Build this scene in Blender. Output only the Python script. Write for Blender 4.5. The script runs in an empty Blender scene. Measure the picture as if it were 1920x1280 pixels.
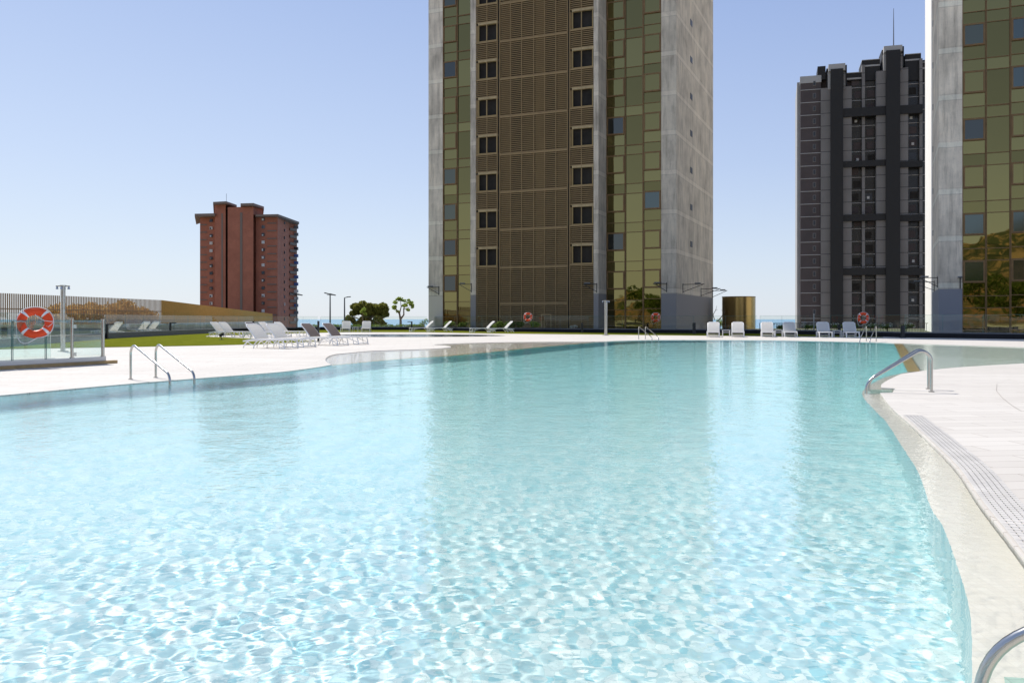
import bpy, math, random
import numpy as np
from mathutils import Vector, Matrix
from mathutils.geometry import tessellate_polygon
random.seed(7)
sc = bpy.context.scene
COL = sc.collection
R = math.radians
S = 0.84                     # everything is laid out with an eye height of 1.25, then brought to real size
EYE, FOC, HZ = 1.25, 1640.0, 598.0

# ---------------------------------------------------------------- camera
cam = bpy.data.cameras.new('camera'); cam_ob = bpy.data.objects.new('camera', cam); COL.objects.link(cam_ob)
cam_ob.location = (0, 0, EYE); cam_ob.rotation_euler = (math.pi/2, 0, 0)
cam.sensor_width = 36; cam.lens = FOC/1920*36; cam.shift_y = -(640-HZ)/1920
cam.clip_start = .05; cam.clip_end = 90000
sc.camera = cam_ob
# ---------------------------------------------------------------- sky, sun, exposure
SUN_EL, SUN_AZ = R(54), R(38.5)          # azimuth: left of the view direction
world = bpy.data.worlds.new('World'); sc.world = world; world.use_nodes = True
wt = world.node_tree
sky = wt.nodes.new('ShaderNodeTexSky'); sky.sky_type = 'NISHITA'; sky.sun_disc = False
sky.sun_elevation = SUN_EL; sky.sun_rotation = -SUN_AZ
sky.altitude = 0; sky.air_density = 1.0; sky.dust_density = 0.35; sky.ozone_density = 2.2
hsv = wt.nodes.new('ShaderNodeHueSaturation'); hsv.inputs['Saturation'].default_value = .92
wt.links.new(sky.outputs[0], hsv.inputs['Color'])
# the pale summer haze band low over the sea, bluer with height and away from the sun
wtc = wt.nodes.new('ShaderNodeTexCoord'); wsep = wt.nodes.new('ShaderNodeSeparateXYZ'); wt.links.new(wtc.outputs['Generated'], wsep.inputs[0])
def wramp(stops):
    n = wt.nodes.new('ShaderNodeValToRGB'); e = n.color_ramp.elements
    while len(e) < len(stops): e.new(.5)
    for i, (p, c) in enumerate(stops): e[i].position = p; e[i].color = (*c, 1)
    return n
def wmix(mode='MIX'):
    return wt.nodes.new('ShaderNodeMix') if mode is None else [setattr(m := wt.nodes.new('ShaderNodeMix'), 'data_type', 'RGBA'), setattr(m, 'blend_type', mode), m][2]
SKYX = 0.12
ra = wramp([(0, (.69,.76,.86)), (.06, (.66,.735,.86)), (.17, (.555,.645,.84)), (.34, (.41,.51,.765)), (.7, (.25,.36,.68))])
rb = wramp([(0, (.66,.735,.85)), (.06, (.60,.69,.85)), (.17, (.44,.54,.79)), (.34, (.30,.40,.70)), (.7, (.20,.30,.62))])
for q in (ra, rb): wt.links.new(wsep.outputs[2], q.inputs[0])
az = wt.nodes.new('ShaderNodeMapRange'); az.inputs[1].default_value = -.5; az.inputs[2].default_value = .5; wt.links.new(wsep.outputs[0], az.inputs[0])
m1 = wmix(); wt.links.new(az.outputs[0], m1.inputs[0]); wt.links.new(ra.outputs[0], m1.inputs[6]); wt.links.new(rb.outputs[0], m1.inputs[7])
gain = wmix('MULTIPLY'); gain.inputs[0].default_value = 1; wt.links.new(m1.outputs[2], gain.inputs[6]); gn = .70/SKYX; gain.inputs[7].default_value = (gn, gn, gn, 1); gain.clamp_result = False
fz = wramp([(0, (.85,.85,.85)), (.4, (.75,.75,.75)), (.75, (0,0,0))]); wt.links.new(wsep.outputs[2], fz.inputs[0])
m2 = wmix(); wt.links.new(fz.outputs[0], m2.inputs[0]); wt.links.new(hsv.outputs[0], m2.inputs[6]); wt.links.new(gain.outputs[2], m2.inputs[7])
wt.links.new(m2.outputs[2], wt.nodes['Background'].inputs[0])
wt.nodes['Background'].inputs[1].default_value = SKYX
sun = bpy.data.lights.new('sun', 'SUN'); sun.energy = 3.6; sun.angle = R(.53); sun.color = (1, .955, .89)
sun_ob = bpy.data.objects.new('sun', sun); COL.objects.link(sun_ob)
sdir = Vector((-math.sin(SUN_AZ)*math.cos(SUN_EL), math.cos(SUN_AZ)*math.cos(SUN_EL), math.sin(SUN_EL)))
sun_ob.rotation_euler = sdir.to_track_quat('Z', 'Y').to_euler()
sun_ob.location = sdir*200
sun.cycles.is_caustics_light = True
sc.view_settings.view_transform = 'Standard'; sc.view_settings.look = 'None'
sc.view_settings.gamma = 1; sc.view_settings.exposure = 0.52
sc.render.engine = 'CYCLES'
sc.cycles.use_denoising = True
sc.cycles.sample_clamp_indirect = 6
sc.cycles.max_bounces = 10; sc.cycles.transparent_max_bounces = 16

# ---------------------------------------------------------------- helpers
def P(px, py, z=0.0):
    """world point on the level z that the photograph shows at (px, py)"""
    Y = (EYE-z)*FOC/(py-HZ)
    return Vector(((px-960)/FOC*Y, Y, z))
def AT(px, Y): return (px-960)/FOC*Y
def ZAT(py, Y): return EYE+(HZ-py)*Y/FOC

class MB:
    def __init__(s): s.v = []; s.f = []
    def add(s, vs, fs):
        n = len(s.v); s.v += [tuple(v) for v in vs]; s.f += [tuple(i+n for i in f) for f in fs]; return s
    def box(s, x0, x1, y0, y1, z0, z1):
        return s.add([(x0,y0,z0),(x1,y0,z0),(x1,y1,z0),(x0,y1,z0),(x0,y0,z1),(x1,y0,z1),(x1,y1,z1),(x0,y1,z1)],
            [(3,2,1,0),(4,5,6,7),(0,1,5,4),(1,2,6,5),(2,3,7,6),(3,0,4,7)])
    def obox(s, c, a, b, d):
        c, a, b, d = Vector(c), Vector(a), Vector(b), Vector(d)
        vs = [c+sx*a+sy*b+sz*d for sz in (-1,1) for sx, sy in ((-1,-1),(1,-1),(1,1),(-1,1))]
        return s.add(vs, [(3,2,1,0),(4,5,6,7),(0,1,5,4),(1,2,6,5),(2,3,7,6),(3,0,4,7)])
    def bar(s, p, q, w, h=None, up=(0,0,1)):
        p, q = Vector(p), Vector(q); d = (q-p); L = d.length; d.normalize(); up = Vector(up)
        if abs(d.dot(up)) > .98: up = Vector((0,1,0))
        a = d.cross(up).normalized(); b = a.cross(d).normalized()
        return s.obox((p+q)/2, a*w/2, b*(h or w)/2, d*L/2)
    def tube(s, pts, r, n=10, closed=False, caps=True):
        pts = [Vector(p) for p in pts]; m = len(pts); vs = []; up = None
        for i, p in enumerate(pts):
            if closed: t = pts[(i+1) % m]-pts[i-1]
            else: t = pts[min(i+1, m-1)]-pts[max(i-1, 0)]
            t.normalize()
            if up is None:
                up = Vector((0,0,1)) if abs(t.z) < .9 else Vector((1,0,0))
            a = t.cross(up).normalized(); up = a.cross(t).normalized()
            rr = r[i] if isinstance(r, (list, tuple)) else r
            vs += [p+rr*(math.cos(k*2*math.pi/n)*a+math.sin(k*2*math.pi/n)*up) for k in range(n)]
        fs = []
        for i in range(m if closed else m-1):
            j = (i+1) % m
            fs += [(i*n+k, i*n+(k+1) % n, j*n+(k+1) % n, j*n+k) for k in range(n)]
        if caps and not closed: fs += [tuple(range(n))[::-1], tuple((m-1)*n+k for k in range(n))]
        return s.add(vs, fs)
    def cyl(s, x, y, z0, z1, r, n=20, r2=None):
        r2 = r if r2 is None else r2
        vs = [(x+rr*math.cos(2*math.pi*k/n), y+rr*math.sin(2*math.pi*k/n), z) for z, rr in ((z0, r), (z1, r2)) for k in range(n)]
        return s.add(vs, [(k, (k+1) % n, n+(k+1) % n, n+k) for k in range(n)]+[tuple(range(n))[::-1], tuple(range(n, 2*n))])
    def prism(s, poly, z0, z1):
        n = len(poly)
        vs = [(p[0], p[1], z0) for p in poly]+[(p[0], p[1], z1) for p in poly]
        fs = [(k, (k+1) % n, n+(k+1) % n, n+k) for k in range(n)]
        for t in tessellate_polygon([[Vector((p[0], p[1], 0)) for p in poly]]):
            a, b, c = t
            fs += [(a, b, c), (n+a, n+b, n+c)]
        return s.add(vs, fs)
    def sheet(s, loops, z):
        L = [[Vector((p[0], p[1], 0)) for p in l] for l in loops]
        flat = [p for l in L for p in l]
        fs = []
        for t in tessellate_polygon(L):
            a, b, c = (flat[i] for i in t)
            up = (b-a).cross(c-a).z
            fs.append(t if up > 0 else t[::-1])
        return s.add([(p.x, p.y, z) for p in flat], fs)
    def wall(s, line, z0, z1, closed=True):
        n = len(line)
        vs = [(p[0], p[1], z0) for p in line]+[(p[0], p[1], z1) for p in line]
        return s.add(vs, [(k, (k+1) % n, n+(k+1) % n, n+k) for k in range(n if closed else n-1)])
    def ribbon(s, A, B, zA, zB=None):
        zB = zA if zB is None else zB; n = len(A)
        vs = [(p[0], p[1], zA) for p in A]+[(p[0], p[1], zB) for p in B]
        return s.add(vs, [(k, k+1, n+k+1, n+k) for k in range(n-1)])
    def build(s, name, mat, parent=None, loc=None, smooth=False, label=None, cat=None, group=None, kind=None, rz=0):
        me = bpy.data.meshes.new(name); me.from_pydata(s.v, [], s.f); me.update()
        if smooth:
            me.polygons.foreach_set('use_smooth', [True]*len(me.polygons))
            try: me.set_sharp_from_angle(angle=R(40))
            except Exception: pass
        me.materials.append(mat)
        o = bpy.data.objects.new(name, me); COL.objects.link(o)
        if parent: o.parent = parent
        if loc is not None: o.location = loc
        if rz: o.rotation_euler.z = rz
        tag(o, label, cat, group, kind)
        return o
def tag(o, label=None, cat=None, group=None, kind=None):
    if label: o['label'] = label
    if cat: o['category'] = cat
    if group: o['group'] = group
    if kind: o['kind'] = kind
def thing(name, loc, label, cat, group=None, rz=0):
    o = bpy.data.objects.new(name, None); COL.objects.link(o); o.location = loc; o.rotation_euler.z = rz
    o.empty_display_size = .2
    tag(o, label, cat, group); return o
def copy_tree(o, parent=None):
    c = o.copy(); COL.objects.link(c); c.parent = parent
    for ch in [x for x in bpy.data.objects if x.parent == o]: copy_tree(ch, c)
    return c
def smoothline(pts, n=4, closed=False):
    """Catmull-Rom through 2-D points"""
    pts = [Vector((p[0], p[1])) for p in pts]; m = len(pts); out = []
    for i in range(m if closed else m-1):
        p1, p2 = pts[i], pts[(i+1) % m]
        p0 = pts[i-1] if (i > 0 or closed) else p1
        p3 = pts[(i+2) % m] if (i+2 < m or closed) else p2
        for k in range(n):
            t = k/n
            out.append(.5*((2*p1)+(p2-p0)*t+(2*p0-5*p1+4*p2-p3)*t*t+(3*p1-p0-3*p2+p3)*t**3))
    if not closed: out.append(pts[-1])
    return out

# ---------------------------------------------------------------- materials
class NT:
    def __init__(s, name):
        s.m = bpy.data.materials.new(name); s.m.use_nodes = True; s.t = s.m.node_tree; s.t.nodes.clear()
        s.out = s.n('ShaderNodeOutputMaterial')
    def n(s, typ, **kw):
        n = s.t.nodes.new(typ)
        for k, v in kw.items(): setattr(n, k, v)
        return n
    def l(s, a, b): s.t.links.new(a, b)
    def coords(s, scale=(1,1,1)):
        tc = s.n('ShaderNodeTexCoord'); mp = s.n('ShaderNodeMapping')
        mp.inputs['Scale'].default_value = tuple(c/S for c in scale)
        s.l(tc.outputs['Object'], mp.inputs[0]); return mp.outputs[0]
    def noise(s, vec, scale, detail=4, rough=.55):
        n = s.n('ShaderNodeTexNoise'); n.inputs['Scale'].default_value = scale; n.inputs['Detail'].default_value = detail
        n.inputs['Roughness'].default_value = rough; s.l(vec, n.inputs['Vector']); return n.outputs[0]
    def ramp(s, fac, stops):
        r = s.n('ShaderNodeValToRGB'); s.l(fac, r.inputs[0]); e = r.color_ramp.elements
        while len(e) < len(stops): e.new(.5)
        for i, (p, c) in enumerate(stops): e[i].position = p; e[i].color = (*c, 1) if len(c) == 3 else c
        return r.outputs[0]
    def mix(s, fac, a, b, mode='MIX'):
        m = s.n('ShaderNodeMix', data_type='RGBA', blend_type=mode)
        for i, v in ((0, fac), (6, a), (7, b)):
            if hasattr(v, 'is_linked'): s.l(v, m.inputs[i])
            elif isinstance(v, (int, float)): m.inputs[i].default_value = v if i == 0 else (v, v, v, 1)
            else: m.inputs[i].default_value = (*v, 1)
        return m.outputs[2]
    def math(s, op, a, b=None, c=None):
        m = s.n('ShaderNodeMath', operation=op)
        for i, v in enumerate((a, b, c)):
            if v is None: continue
            if hasattr(v, 'is_linked'): s.l(v, m.inputs[i])
            else: m.inputs[i].default_value = v
        return m.outputs[0]
    def sep(s, vec):
        x = s.n('ShaderNodeSeparateXYZ'); s.l(vec, x.inputs[0]); return x.outputs
    def bsdf(s, color, rough=.6, metal=0.0, bump=None, bstr=.3, bdist=.01, spec=None, coat=None):
        b = s.n('ShaderNodeBsdfPrincipled')
        for k, v in (('Base Color', color), ('Roughness', rough), ('Metallic', metal)):
            if hasattr(v, 'is_linked'): s.l(v, b.inputs[k])
            elif k == 'Base Color': b.inputs[k].default_value = (*v, 1)
            else: b.inputs[k].default_value = v
        if spec is not None: b.inputs['Specular IOR Level'].default_value = spec
        if bump is not None:
            bp = s.n('ShaderNodeBump'); bp.inputs['Strength'].default_value = bstr; bp.inputs['Distance'].default_value = bdist
            s.l(bump, bp.inputs['Height']); s.l(bp.outputs[0], b.inputs['Normal'])
        s.l(b.outputs[0], s.out.inputs[0]); return b

def plain(name, col, rough=.5, metal=0.0, var=.12, scale=3.0, spec=None):
    k = NT(name); v = k.coords(); nz = k.noise(v, scale, 5)
    c = k.ramp(nz, [(.25, tuple(x*(1-var) for x in col)), (.75, tuple(min(1, x*(1+var)) for x in col))])
    r = k.math('MULTIPLY_ADD', nz, .15, rough-.07)
    k.bsdf(c, r, metal, nz, .08, .01, spec); return k.m

def mat_concrete(name, base, base_paint=None, floor=3.9, band0=.4, warm=1.0):
    k = NT(name); v = k.coords(); vs = k.coords((1, 1, .12)); x = k.sep(v)
    big = k.noise(v, .35, 6, .6); streak = k.noise(vs, 2.6, 6, .65); fine = k.noise(v, 9, 5, .6)
    a = k.ramp(streak, [(.28, (.50,.485,.47)), (.5, (.90,.895,.885)), (.8, (1.15,1.14,1.12))])
    b = k.ramp(big, [(.3, (.66,.655,.65)), (.55, (1,1,1)), (.75, (1.15,1.12,1.07))])
    c = k.mix(1, a, b, 'MULTIPLY')
    c = k.mix(1, c, base, 'MULTIPLY')
    # lift joints: a pale ring and a dark line at every storey, a faint line at half height
    fr = k.math('FRACT', k.math('DIVIDE', k.math('SUBTRACT', x[2], band0), floor))
    wob = k.math('MULTIPLY_ADD', big, .03, -.015)
    fr = k.math('ADD', fr, wob)
    pale = k.ramp(fr, [(0, (0,0,0)), (.87, (0,0,0)), (.885, (1,1,1)), (.975, (1,1,1)), (.99, (0,0,0))])
    c = k.mix(k.math('MULTIPLY', pale, .30), c, tuple(min(1, q*1.35) for q in base))
    line = k.ramp(fr, [(0, (1,1,1)), (.008, (0,0,0)), (.86, (0,0,0)), (.87, (1,1,1)), (.88, (0,0,0))])
    c = k.mix(k.math('MULTIPLY', line, .5), c, tuple(q*.35 for q in base))
    # dark weathering patches below each joint
    st = k.ramp(k.noise(v, .9, 7, .75), [(.55, (0,0,0)), (.68, (1,1,1))])
    low = k.ramp(fr, [(.45, (0,0,0)), (.86, (1,1,1))])
    c = k.mix(k.math('MULTIPLY', k.math('MULTIPLY', st, low), .4), c, tuple(q*.45 for q in base))
    c = k.mix(k.math('MULTIPLY', k.ramp(fine, [(.35,(1,1,1)),(.42,(0,0,0))]), .25), c, tuple(q*.4 for q in base))
    if base_paint:
        lim = k.math('LESS_THAN', x[2], 3.75)
        c = k.mix(lim, c, base_paint)
    h = k.math('ADD', fine, k.math('MULTIPLY', line, -.8))
    k.bsdf(c, .85, 0, h, .25, .02); return k.m

def mat_mosaic(name, c1, c2, grout, size=.03, var=1.0, rough=.35):
    k = NT(name); v = k.coords()
    bt = k.n('ShaderNodeTexBrick'); bt.offset = 0; bt.inputs['Scale'].default_value = 1/size
    for a, b in (('Color1', c1), ('Color2', c2), ('Mortar', grout)): bt.inputs[a].default_value = (*b, 1)
    bt.inputs['Mortar Size'].default_value = .05; bt.inputs['Brick Width'].default_value = 1; bt.inputs['Row Height'].default_value = 1
    k.l(v, bt.inputs['Vector'])
    big = k.noise(v, .5, 4); c = k.mix(.35, bt.outputs['Color'], k.ramp(big, [(.3, tuple(q*.88 for q in c1)), (.7, c2)]))
    k.bsdf(c, rough, 0, None); return k.m

def mat_pool_mosaic():
    # water's light absorption tinted into the tiles: white-aqua near, turquoise at the far end
    k = NT('aqua_mosaic'); v = k.coords(); x = k.sep(v); cols = []
    for c1, c2, gr in (((.25,.47,.52), (.72,.77,.73), (.46,.58,.57)), ((.35,.83,.82), (.61,.96,.95), (.44,.86,.85))):
        bt = k.n('ShaderNodeTexBrick'); bt.offset = 0; bt.inputs['Scale'].default_value = 1/.052
        for a, b in (('Color1', c1), ('Color2', c2), ('Mortar', gr)): bt.inputs[a].default_value = (*b, 1)
        bt.inputs['Mortar Size'].default_value = .05; bt.inputs['Brick Width'].default_value = 1; bt.inputs['Row Height'].default_value = 1
        k.l(v, bt.inputs['Vector']); cols.append(bt.outputs['Color'])
    mr = k.n('ShaderNodeMapRange'); mr.inputs[1].default_value = 3; mr.inputs[2].default_value = 24; k.l(x[1], mr.inputs[0])
    c = k.mix(mr.outputs[0], cols[0], cols[1])
    k.bsdf(c, .4); return k.m

def mat_deck():
    k = NT('stone_paving'); v = k.coords()
    bt = k.n('ShaderNodeTexBrick'); bt.offset = .5; bt.inputs['Scale'].default_value = 1
    bt.inputs['Brick Width'].default_value = 1.2; bt.inputs['Row Height'].default_value = .3
    bt.inputs['Mortar Size'].default_value = .006; bt.inputs['Mortar Smooth'].default_value = .3
    bt.inputs['Color1'].default_value = (.56,.525,.478,1); bt.inputs['Color2'].default_value = (.615,.58,.53,1)
    bt.inputs['Mortar'].default_value = (.34,.30,.26,1)
    mp = k.n('ShaderNodeMapping'); mp.inputs['Rotation'].default_value = (0,0,R(-6)); k.l(v, mp.inputs[0]); k.l(mp.outputs[0], bt.inputs['Vector'])
    n1 = k.noise(v, .25, 6, .6); n2 = k.noise(v, 6, 5)
    c = k.mix(1, bt.outputs['Color'], k.ramp(n1, [(.3, (.93,.92,.91)), (.65, (1.03,1.03,1.03))]), 'MULTIPLY')
    c = k.mix(k.math('MULTIPLY', k.ramp(k.noise(v, 1.3, 6, .7), [(.58,(0,0,0)), (.72,(1,1,1))]), .10), c, (.5,.42,.34))
    k.bsdf(c, .75, 0, k.math('ADD', k.math('MULTIPLY', n2, .4), k.math('MULTIPLY', bt.outputs['Fac'], -1)), .25, .004, spec=.3); return k.m

def mat_grass():
    k = NT('lawn_grass'); v = k.coords(); f = k.noise(v, 60, 3, .7); m = k.noise(v, 1.1, 6, .6)
    c = k.ramp(f, [(.3, (.075,.092,.008)), (.7, (.17,.195,.02))])
    c = k.mix(.6, c, k.ramp(m, [(.3, (.085,.10,.010)), (.7, (.20,.20,.025))]))
    k.bsdf(c, .9, 0, f, .8, .02, spec=0); return k.m

def mat_sling(name, col, f):
    k = NT(name); v = k.coords(); c = k.ramp(k.noise(v, 14, 3), [(.3, tuple(q*.94 for q in col)), (.7, col)])
    a = k.n('ShaderNodeBsdfDiffuse'); k.l(c, a.inputs[0]); t = k.n('ShaderNodeBsdfTranslucent'); k.l(c, t.inputs[0])
    m = k.n('ShaderNodeMixShader'); m.inputs[0].default_value = f; k.l(a.outputs[0], m.inputs[1]); k.l(t.outputs[0], m.inputs[2]); k.l(m.outputs[0], k.out.inputs[0]); return k.m

def mat_leaf(name, a, b):
    k = NT(name); v = k.coords(); oi = k.n('ShaderNodeObjectInfo')
    g = k.n('ShaderNodeNewGeometry')
    c = k.ramp(g.outputs['Random Per Island'], [(0, a), (1, b)])
    c = k.mix(.45, c, k.ramp(k.noise(v, 1.6, 3), [(.3, a), (.7, b)]))
    bs = k.n('ShaderNodeBsdfDiffuse'); k.l(c, bs.inputs[0]); tr = k.n('ShaderNodeBsdfTranslucent'); k.l(c, tr.inputs[0])
    mx = k.n('ShaderNodeMixShader'); mx.inputs[0].default_value = .5; k.l(bs.outputs[0], mx.inputs[1]); k.l(tr.outputs[0], mx.inputs[2])
    k.l(mx.outputs[0], k.out.inputs[0]); return k.m

def mat_glass(name, tint=(.90,.955,.935), refl=1.0):
    k = NT(name); t = k.n('ShaderNodeBsdfTransparent'); t.inputs[0].default_value = (*tint, 1)
    g = k.n('ShaderNodeBsdfGlossy'); g.inputs['Roughness'].default_value = .01
    fr = k.n('ShaderNodeFresnel'); fr.inputs[0].default_value = 1.5
    v = k.coords(); bp = k.n('ShaderNodeBump'); bp.inputs['Strength'].default_value = .05; bp.inputs['Distance'].default_value = .01
    k.l(k.noise(v, 1.2, 2), bp.inputs['Height']); k.l(bp.outputs[0], g.inputs['Normal'])
    mx = k.n('ShaderNodeMixShader'); k.l(k.math('MULTIPLY', fr.outputs[0], refl), mx.inputs[0])
    k.l(t.outputs[0], mx.inputs[1]); k.l(g.outputs[0], mx.inputs[2]); k.l(mx.outputs[0], k.out.inputs[0]); return k.m

def mat_mirror(name, col, rough=.04, wav=.06, scale=.7):
    k = NT(name); v = k.coords(); g = k.n('ShaderNodeNewGeometry')
    c = k.ramp(g.outputs['Random Per Island'], [(0, tuple(q*.72 for q in col)), (.5, col), (1, tuple(q*1.12 for q in col))])
    k.bsdf(c, rough, 1.0, k.noise(v, scale, 2), wav, .05); return k.m

def mat_water():
    k = NT('pool_water'); g = k.n('ShaderNodeBsdfGlass'); g.inputs['IOR'].default_value = 1.25; g.inputs['Roughness'].default_value = 0
    g.inputs['Color'].default_value = (1,1,1,1)
    v = k.coords()
    bp = k.n('ShaderNodeBump'); bp.inputs['Strength'].default_value = .28; bp.inputs['Distance'].default_value = .03
    h = k.math('ADD', k.noise(k.coords((1,1.0,1)), 5.0, 4, .6), k.math('MULTIPLY', k.noise(v, 17, 2), .5))
    mr = k.n('ShaderNodeMapRange'); mr.inputs[1].default_value = 3.5; mr.inputs[2].default_value = 13; mr.inputs[3].default_value = .12; k.l(k.sep(v)[1], mr.inputs[0])
    h = k.math('MULTIPLY', h, mr.outputs[0])   # ripples too fine for the mesh away from the near end
    k.l(h, bp.inputs['Height']); k.l(bp.outputs[0], g.inputs['Normal'])
    k.l(g.outputs[0], k.out.inputs[0]); return k.m

def mat_sea():
    k = NT('sea_water'); v = k.coords((.01,.01,.01)); n = k.noise(v, 2, 6)
    k.bsdf(k.ramp(n, [(.3, (.10,.25,.36)), (.7, (.15,.32,.43))]), .25, 0, k.noise(k.coords((.2,.2,.2)), 1, 4), .3, .4); return k.m

def mat_ground():
    k = NT('dry_ground'); v = k.coords(); n = k.noise(v, .05, 8, .65)
    k.bsdf(k.ramp(n, [(.35, (.10,.11,.045)), (.5, (.26,.20,.12)), (.7, (.40,.30,.18))]), .95, 0, n, .5, .3); return k.m
def mat_hill():
    k = NT('rocky_hillside'); v = k.coords(); n = k.noise(v, .03, 9, .7); d = k.noise(v, .16, 6, .7)
    c = k.ramp(n, [(.35, (.22,.15,.08)), (.6, (.42,.28,.14))])
    c = k.mix(k.ramp(d, [(.44, (0,0,0)), (.52, (1,1,1))]), c, (.05,.065,.022))
    k.bsdf(c, .95, 0, n, .8, 3); return k.m
def mat_clay():
    k = NT('clay_soil'); v = k.coords(); n = k.noise(v, .25, 8, .7); d = k.noise(v, .5, 6, .7)
    c = k.ramp(n, [(.35, (.26,.12,.05)), (.6, (.42,.22,.10))]); c = k.mix(k.ramp(d, [(.46, (0,0,0)), (.54, (1,1,1))]), c, (.06,.08,.022))
    k.bsdf(c, .95, 0, n, .8, .5); return k.m
def mat_brick(name, col):
    k = NT(name); v = k.coords(); x = k.sep(v); n = k.noise(v, .25, 6, .6); f = k.noise(k.coords((1,1,6)), 1.4, 4)
    fr = k.math('FRACT', k.math('DIVIDE', x[2], 3.0))
    c = k.ramp(k.math('MULTIPLY_ADD', n, .6, k.math('MULTIPLY', f, .4)), [(.35, tuple(q*.8 for q in col)), (.65, tuple(q*1.15 for q in col))])
    ln = k.ramp(fr, [(0, (1,1,1)), (.03, (0,0,0))])
    c = k.mix(k.math('MULTIPLY', ln, .35), c, tuple(q*.6 for q in col))
    k.bsdf(c, .9, 0, n, .1, .05); return k.m

def mat_panel():
    k = NT('grey_panel'); v = k.coords(); x = k.sep(v); n = k.noise(v, .2, 4)
    c = k.ramp(n, [(.3, (.18,.164,.15)), (.7, (.225,.205,.19))])
    fr = k.math('FRACT', k.math('DIVIDE', k.math('SUBTRACT', x[2], 24.4), 3.0))
    c = k.mix(k.ramp(fr, [(0, (1,1,1)), (.035, (1,1,1)), (.05, (0,0,0))]), c, (.03,.028,.028))
    k.bsdf(c, .8); return k.m
M = {}
M['deck'] = mat_deck()
M['grass'] = mat_grass()
M['tile_deep'] = mat_pool_mosaic()
M['tile_pale'] = mat_mosaic('beige_mosaic', (.84,.785,.68), (.90,.85,.75), (.78,.73,.64), .05)
M['tile_lagoon'] = mat_mosaic('sage_mosaic', (.80,.92,.80), (.90,.97,.88), (.74,.85,.74), .05)
M['tile_gold'] = mat_mosaic('ochre_mosaic', (.66,.50,.20), (.76,.60,.30), (.55,.44,.22), .05)
M['tile_step'] = mat_mosaic('green_mosaic', (.45,.62,.52), (.56,.72,.62), (.35,.5,.4), .06)
M['water'] = mat_water()
M['sea'] = mat_sea(); M['ground'] = mat_ground(); M['hill'] = mat_hill()
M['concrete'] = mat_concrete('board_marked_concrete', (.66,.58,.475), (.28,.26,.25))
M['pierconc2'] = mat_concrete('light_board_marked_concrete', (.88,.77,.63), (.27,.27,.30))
M['pierconc'] = mat_concrete('lit_board_marked_concrete', (.80,.71,.59), (.64,.58,.50))  # lighter copy of the concrete, the left pier's extra light in its colour
M['steel'] = plain('polished_steel', (.50,.49,.47), .2, 1.0, .05, 8)
M['white'] = plain('white_resin', (.88,.87,.85), .4, 0, .03)
M['sling'] = mat_sling('white_mesh_fabric', (.88,.86,.82), .5)
M['taupe'] = mat_sling('taupe_mesh_fabric', (.30,.24,.21), .3)
M['black'] = plain('black_metal', (.02,.021,.024), .4, 0, .2)
M['plinth'] = plain('charcoal_plinth', (.026,.026,.029), .9, 0, .15, 3, 0)
M['cap'] = plain('grey_aluminium', (.17,.175,.19), .6, 0, .08, 3, .1)
M['alu'] = plain('silver_aluminium', (.55,.55,.56), .35, .6, .06)
M['wood'] = plain('gold_wood_composite', (.45,.30,.13), .6, 0, .2, 5)
M['slat'] = plain('bronze_slat', (.42,.29,.19), .9, .0, .15, 2, 0)
M['slatgold'] = plain('gold_slat', (.52,.32,.11), .9, .0, .12, 2, 0)
M['glass'] = mat_glass('fence_glass'); M['glass_edge'] = plain('glass_edge', (.10,.24,.22), .2, 0, .1)
M['fglass'] = mat_glass('near_fence_glass', (.94,.985,.97))
M['gold'] = mat_mirror('gold_curtain_glass', (.225,.19,.078), .015, .16, .30)
M['greypane'] = mat_mirror('grey_window_glass', (.12,.125,.10), .06, .08, .4)
M['bluepane'] = mat_mirror('blue_window_glass', (.11,.13,.125), .08, .05, .4)
M['darkpane'] = mat_mirror('dark_window_glass', (.09,.095,.09), .06, .05, .4)
M['bronze'] = plain('bronze_frame', (.20,.115,.045), .45, .3, .15, 2)
M['louvre'] = plain('bronze_louvre', (.30,.20,.088), .55, 0, .12, 1.5)
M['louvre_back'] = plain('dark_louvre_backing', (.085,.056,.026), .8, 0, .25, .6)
M['bedsoil'] = plain('planted_soil', (.09,.10,.045), .95, 0, .6, 2)
M['sunlit_flank'] = plain('sunlit_flank_white', (.86,.83,.78), .85, 0, .04, .3)  # white that puts the sun's brightness into the flank colour
M['clay'] = mat_clay()
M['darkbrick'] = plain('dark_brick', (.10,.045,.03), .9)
M['goldframe'] = plain('gold_frame', (.36,.25,.10), .5, .2, .1, 4)
M['header'] = plain('beige_header', (.40,.30,.16), .7, 0, .25, 4)
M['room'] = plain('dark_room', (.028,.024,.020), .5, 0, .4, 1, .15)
M['red'] = plain('red_foam', (.90,.075,.006), .45, 0, .06, 6)
M['rope'] = plain('white_rope', (.8,.8,.78), .8, 0, .05, 30)
M['brick'] = mat_brick('red_brick', (.38,.14,.085)); M['brick2'] = mat_brick('brown_brick', (.29,.105,.065))
M['roof'] = plain('brown_roof_slab', (.20,.15,.12), .8); M['brickband'] = plain('grey_brown_band', (.19,.15,.125), .8)
M['winwhite'] = plain('white_window_frame', (.6,.58,.55), .6); M['windark'] = plain('dark_window', (.03,.035,.045), .3)
M['winblue'] = plain('blue_awning', (.06,.12,.32), .5)
M['dbrown'] = plain('dark_brown_render', (.072,.053,.05), .7, 0, .2, .3)
M['dblack'] = plain('black_cladding', (.010,.008,.0065), .6, 0, .3, .3)
M['dgrey'] = mat_panel()
M['dpale'] = plain('pale_slab_edge', (.40,.38,.36), .8, 0, .1, .3)
M['dglass'] = plain('dark_balcony_glass', (.012,.012,.013), .25, 0, .5, .4)
M['brass'] = mat_mirror('brass_cladding', (.42,.30,.12), .22, .03, .3)
M['leaf_pine'] = mat_leaf('pine_needles', (.10,.115,.025), (.30,.29,.07))
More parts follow.
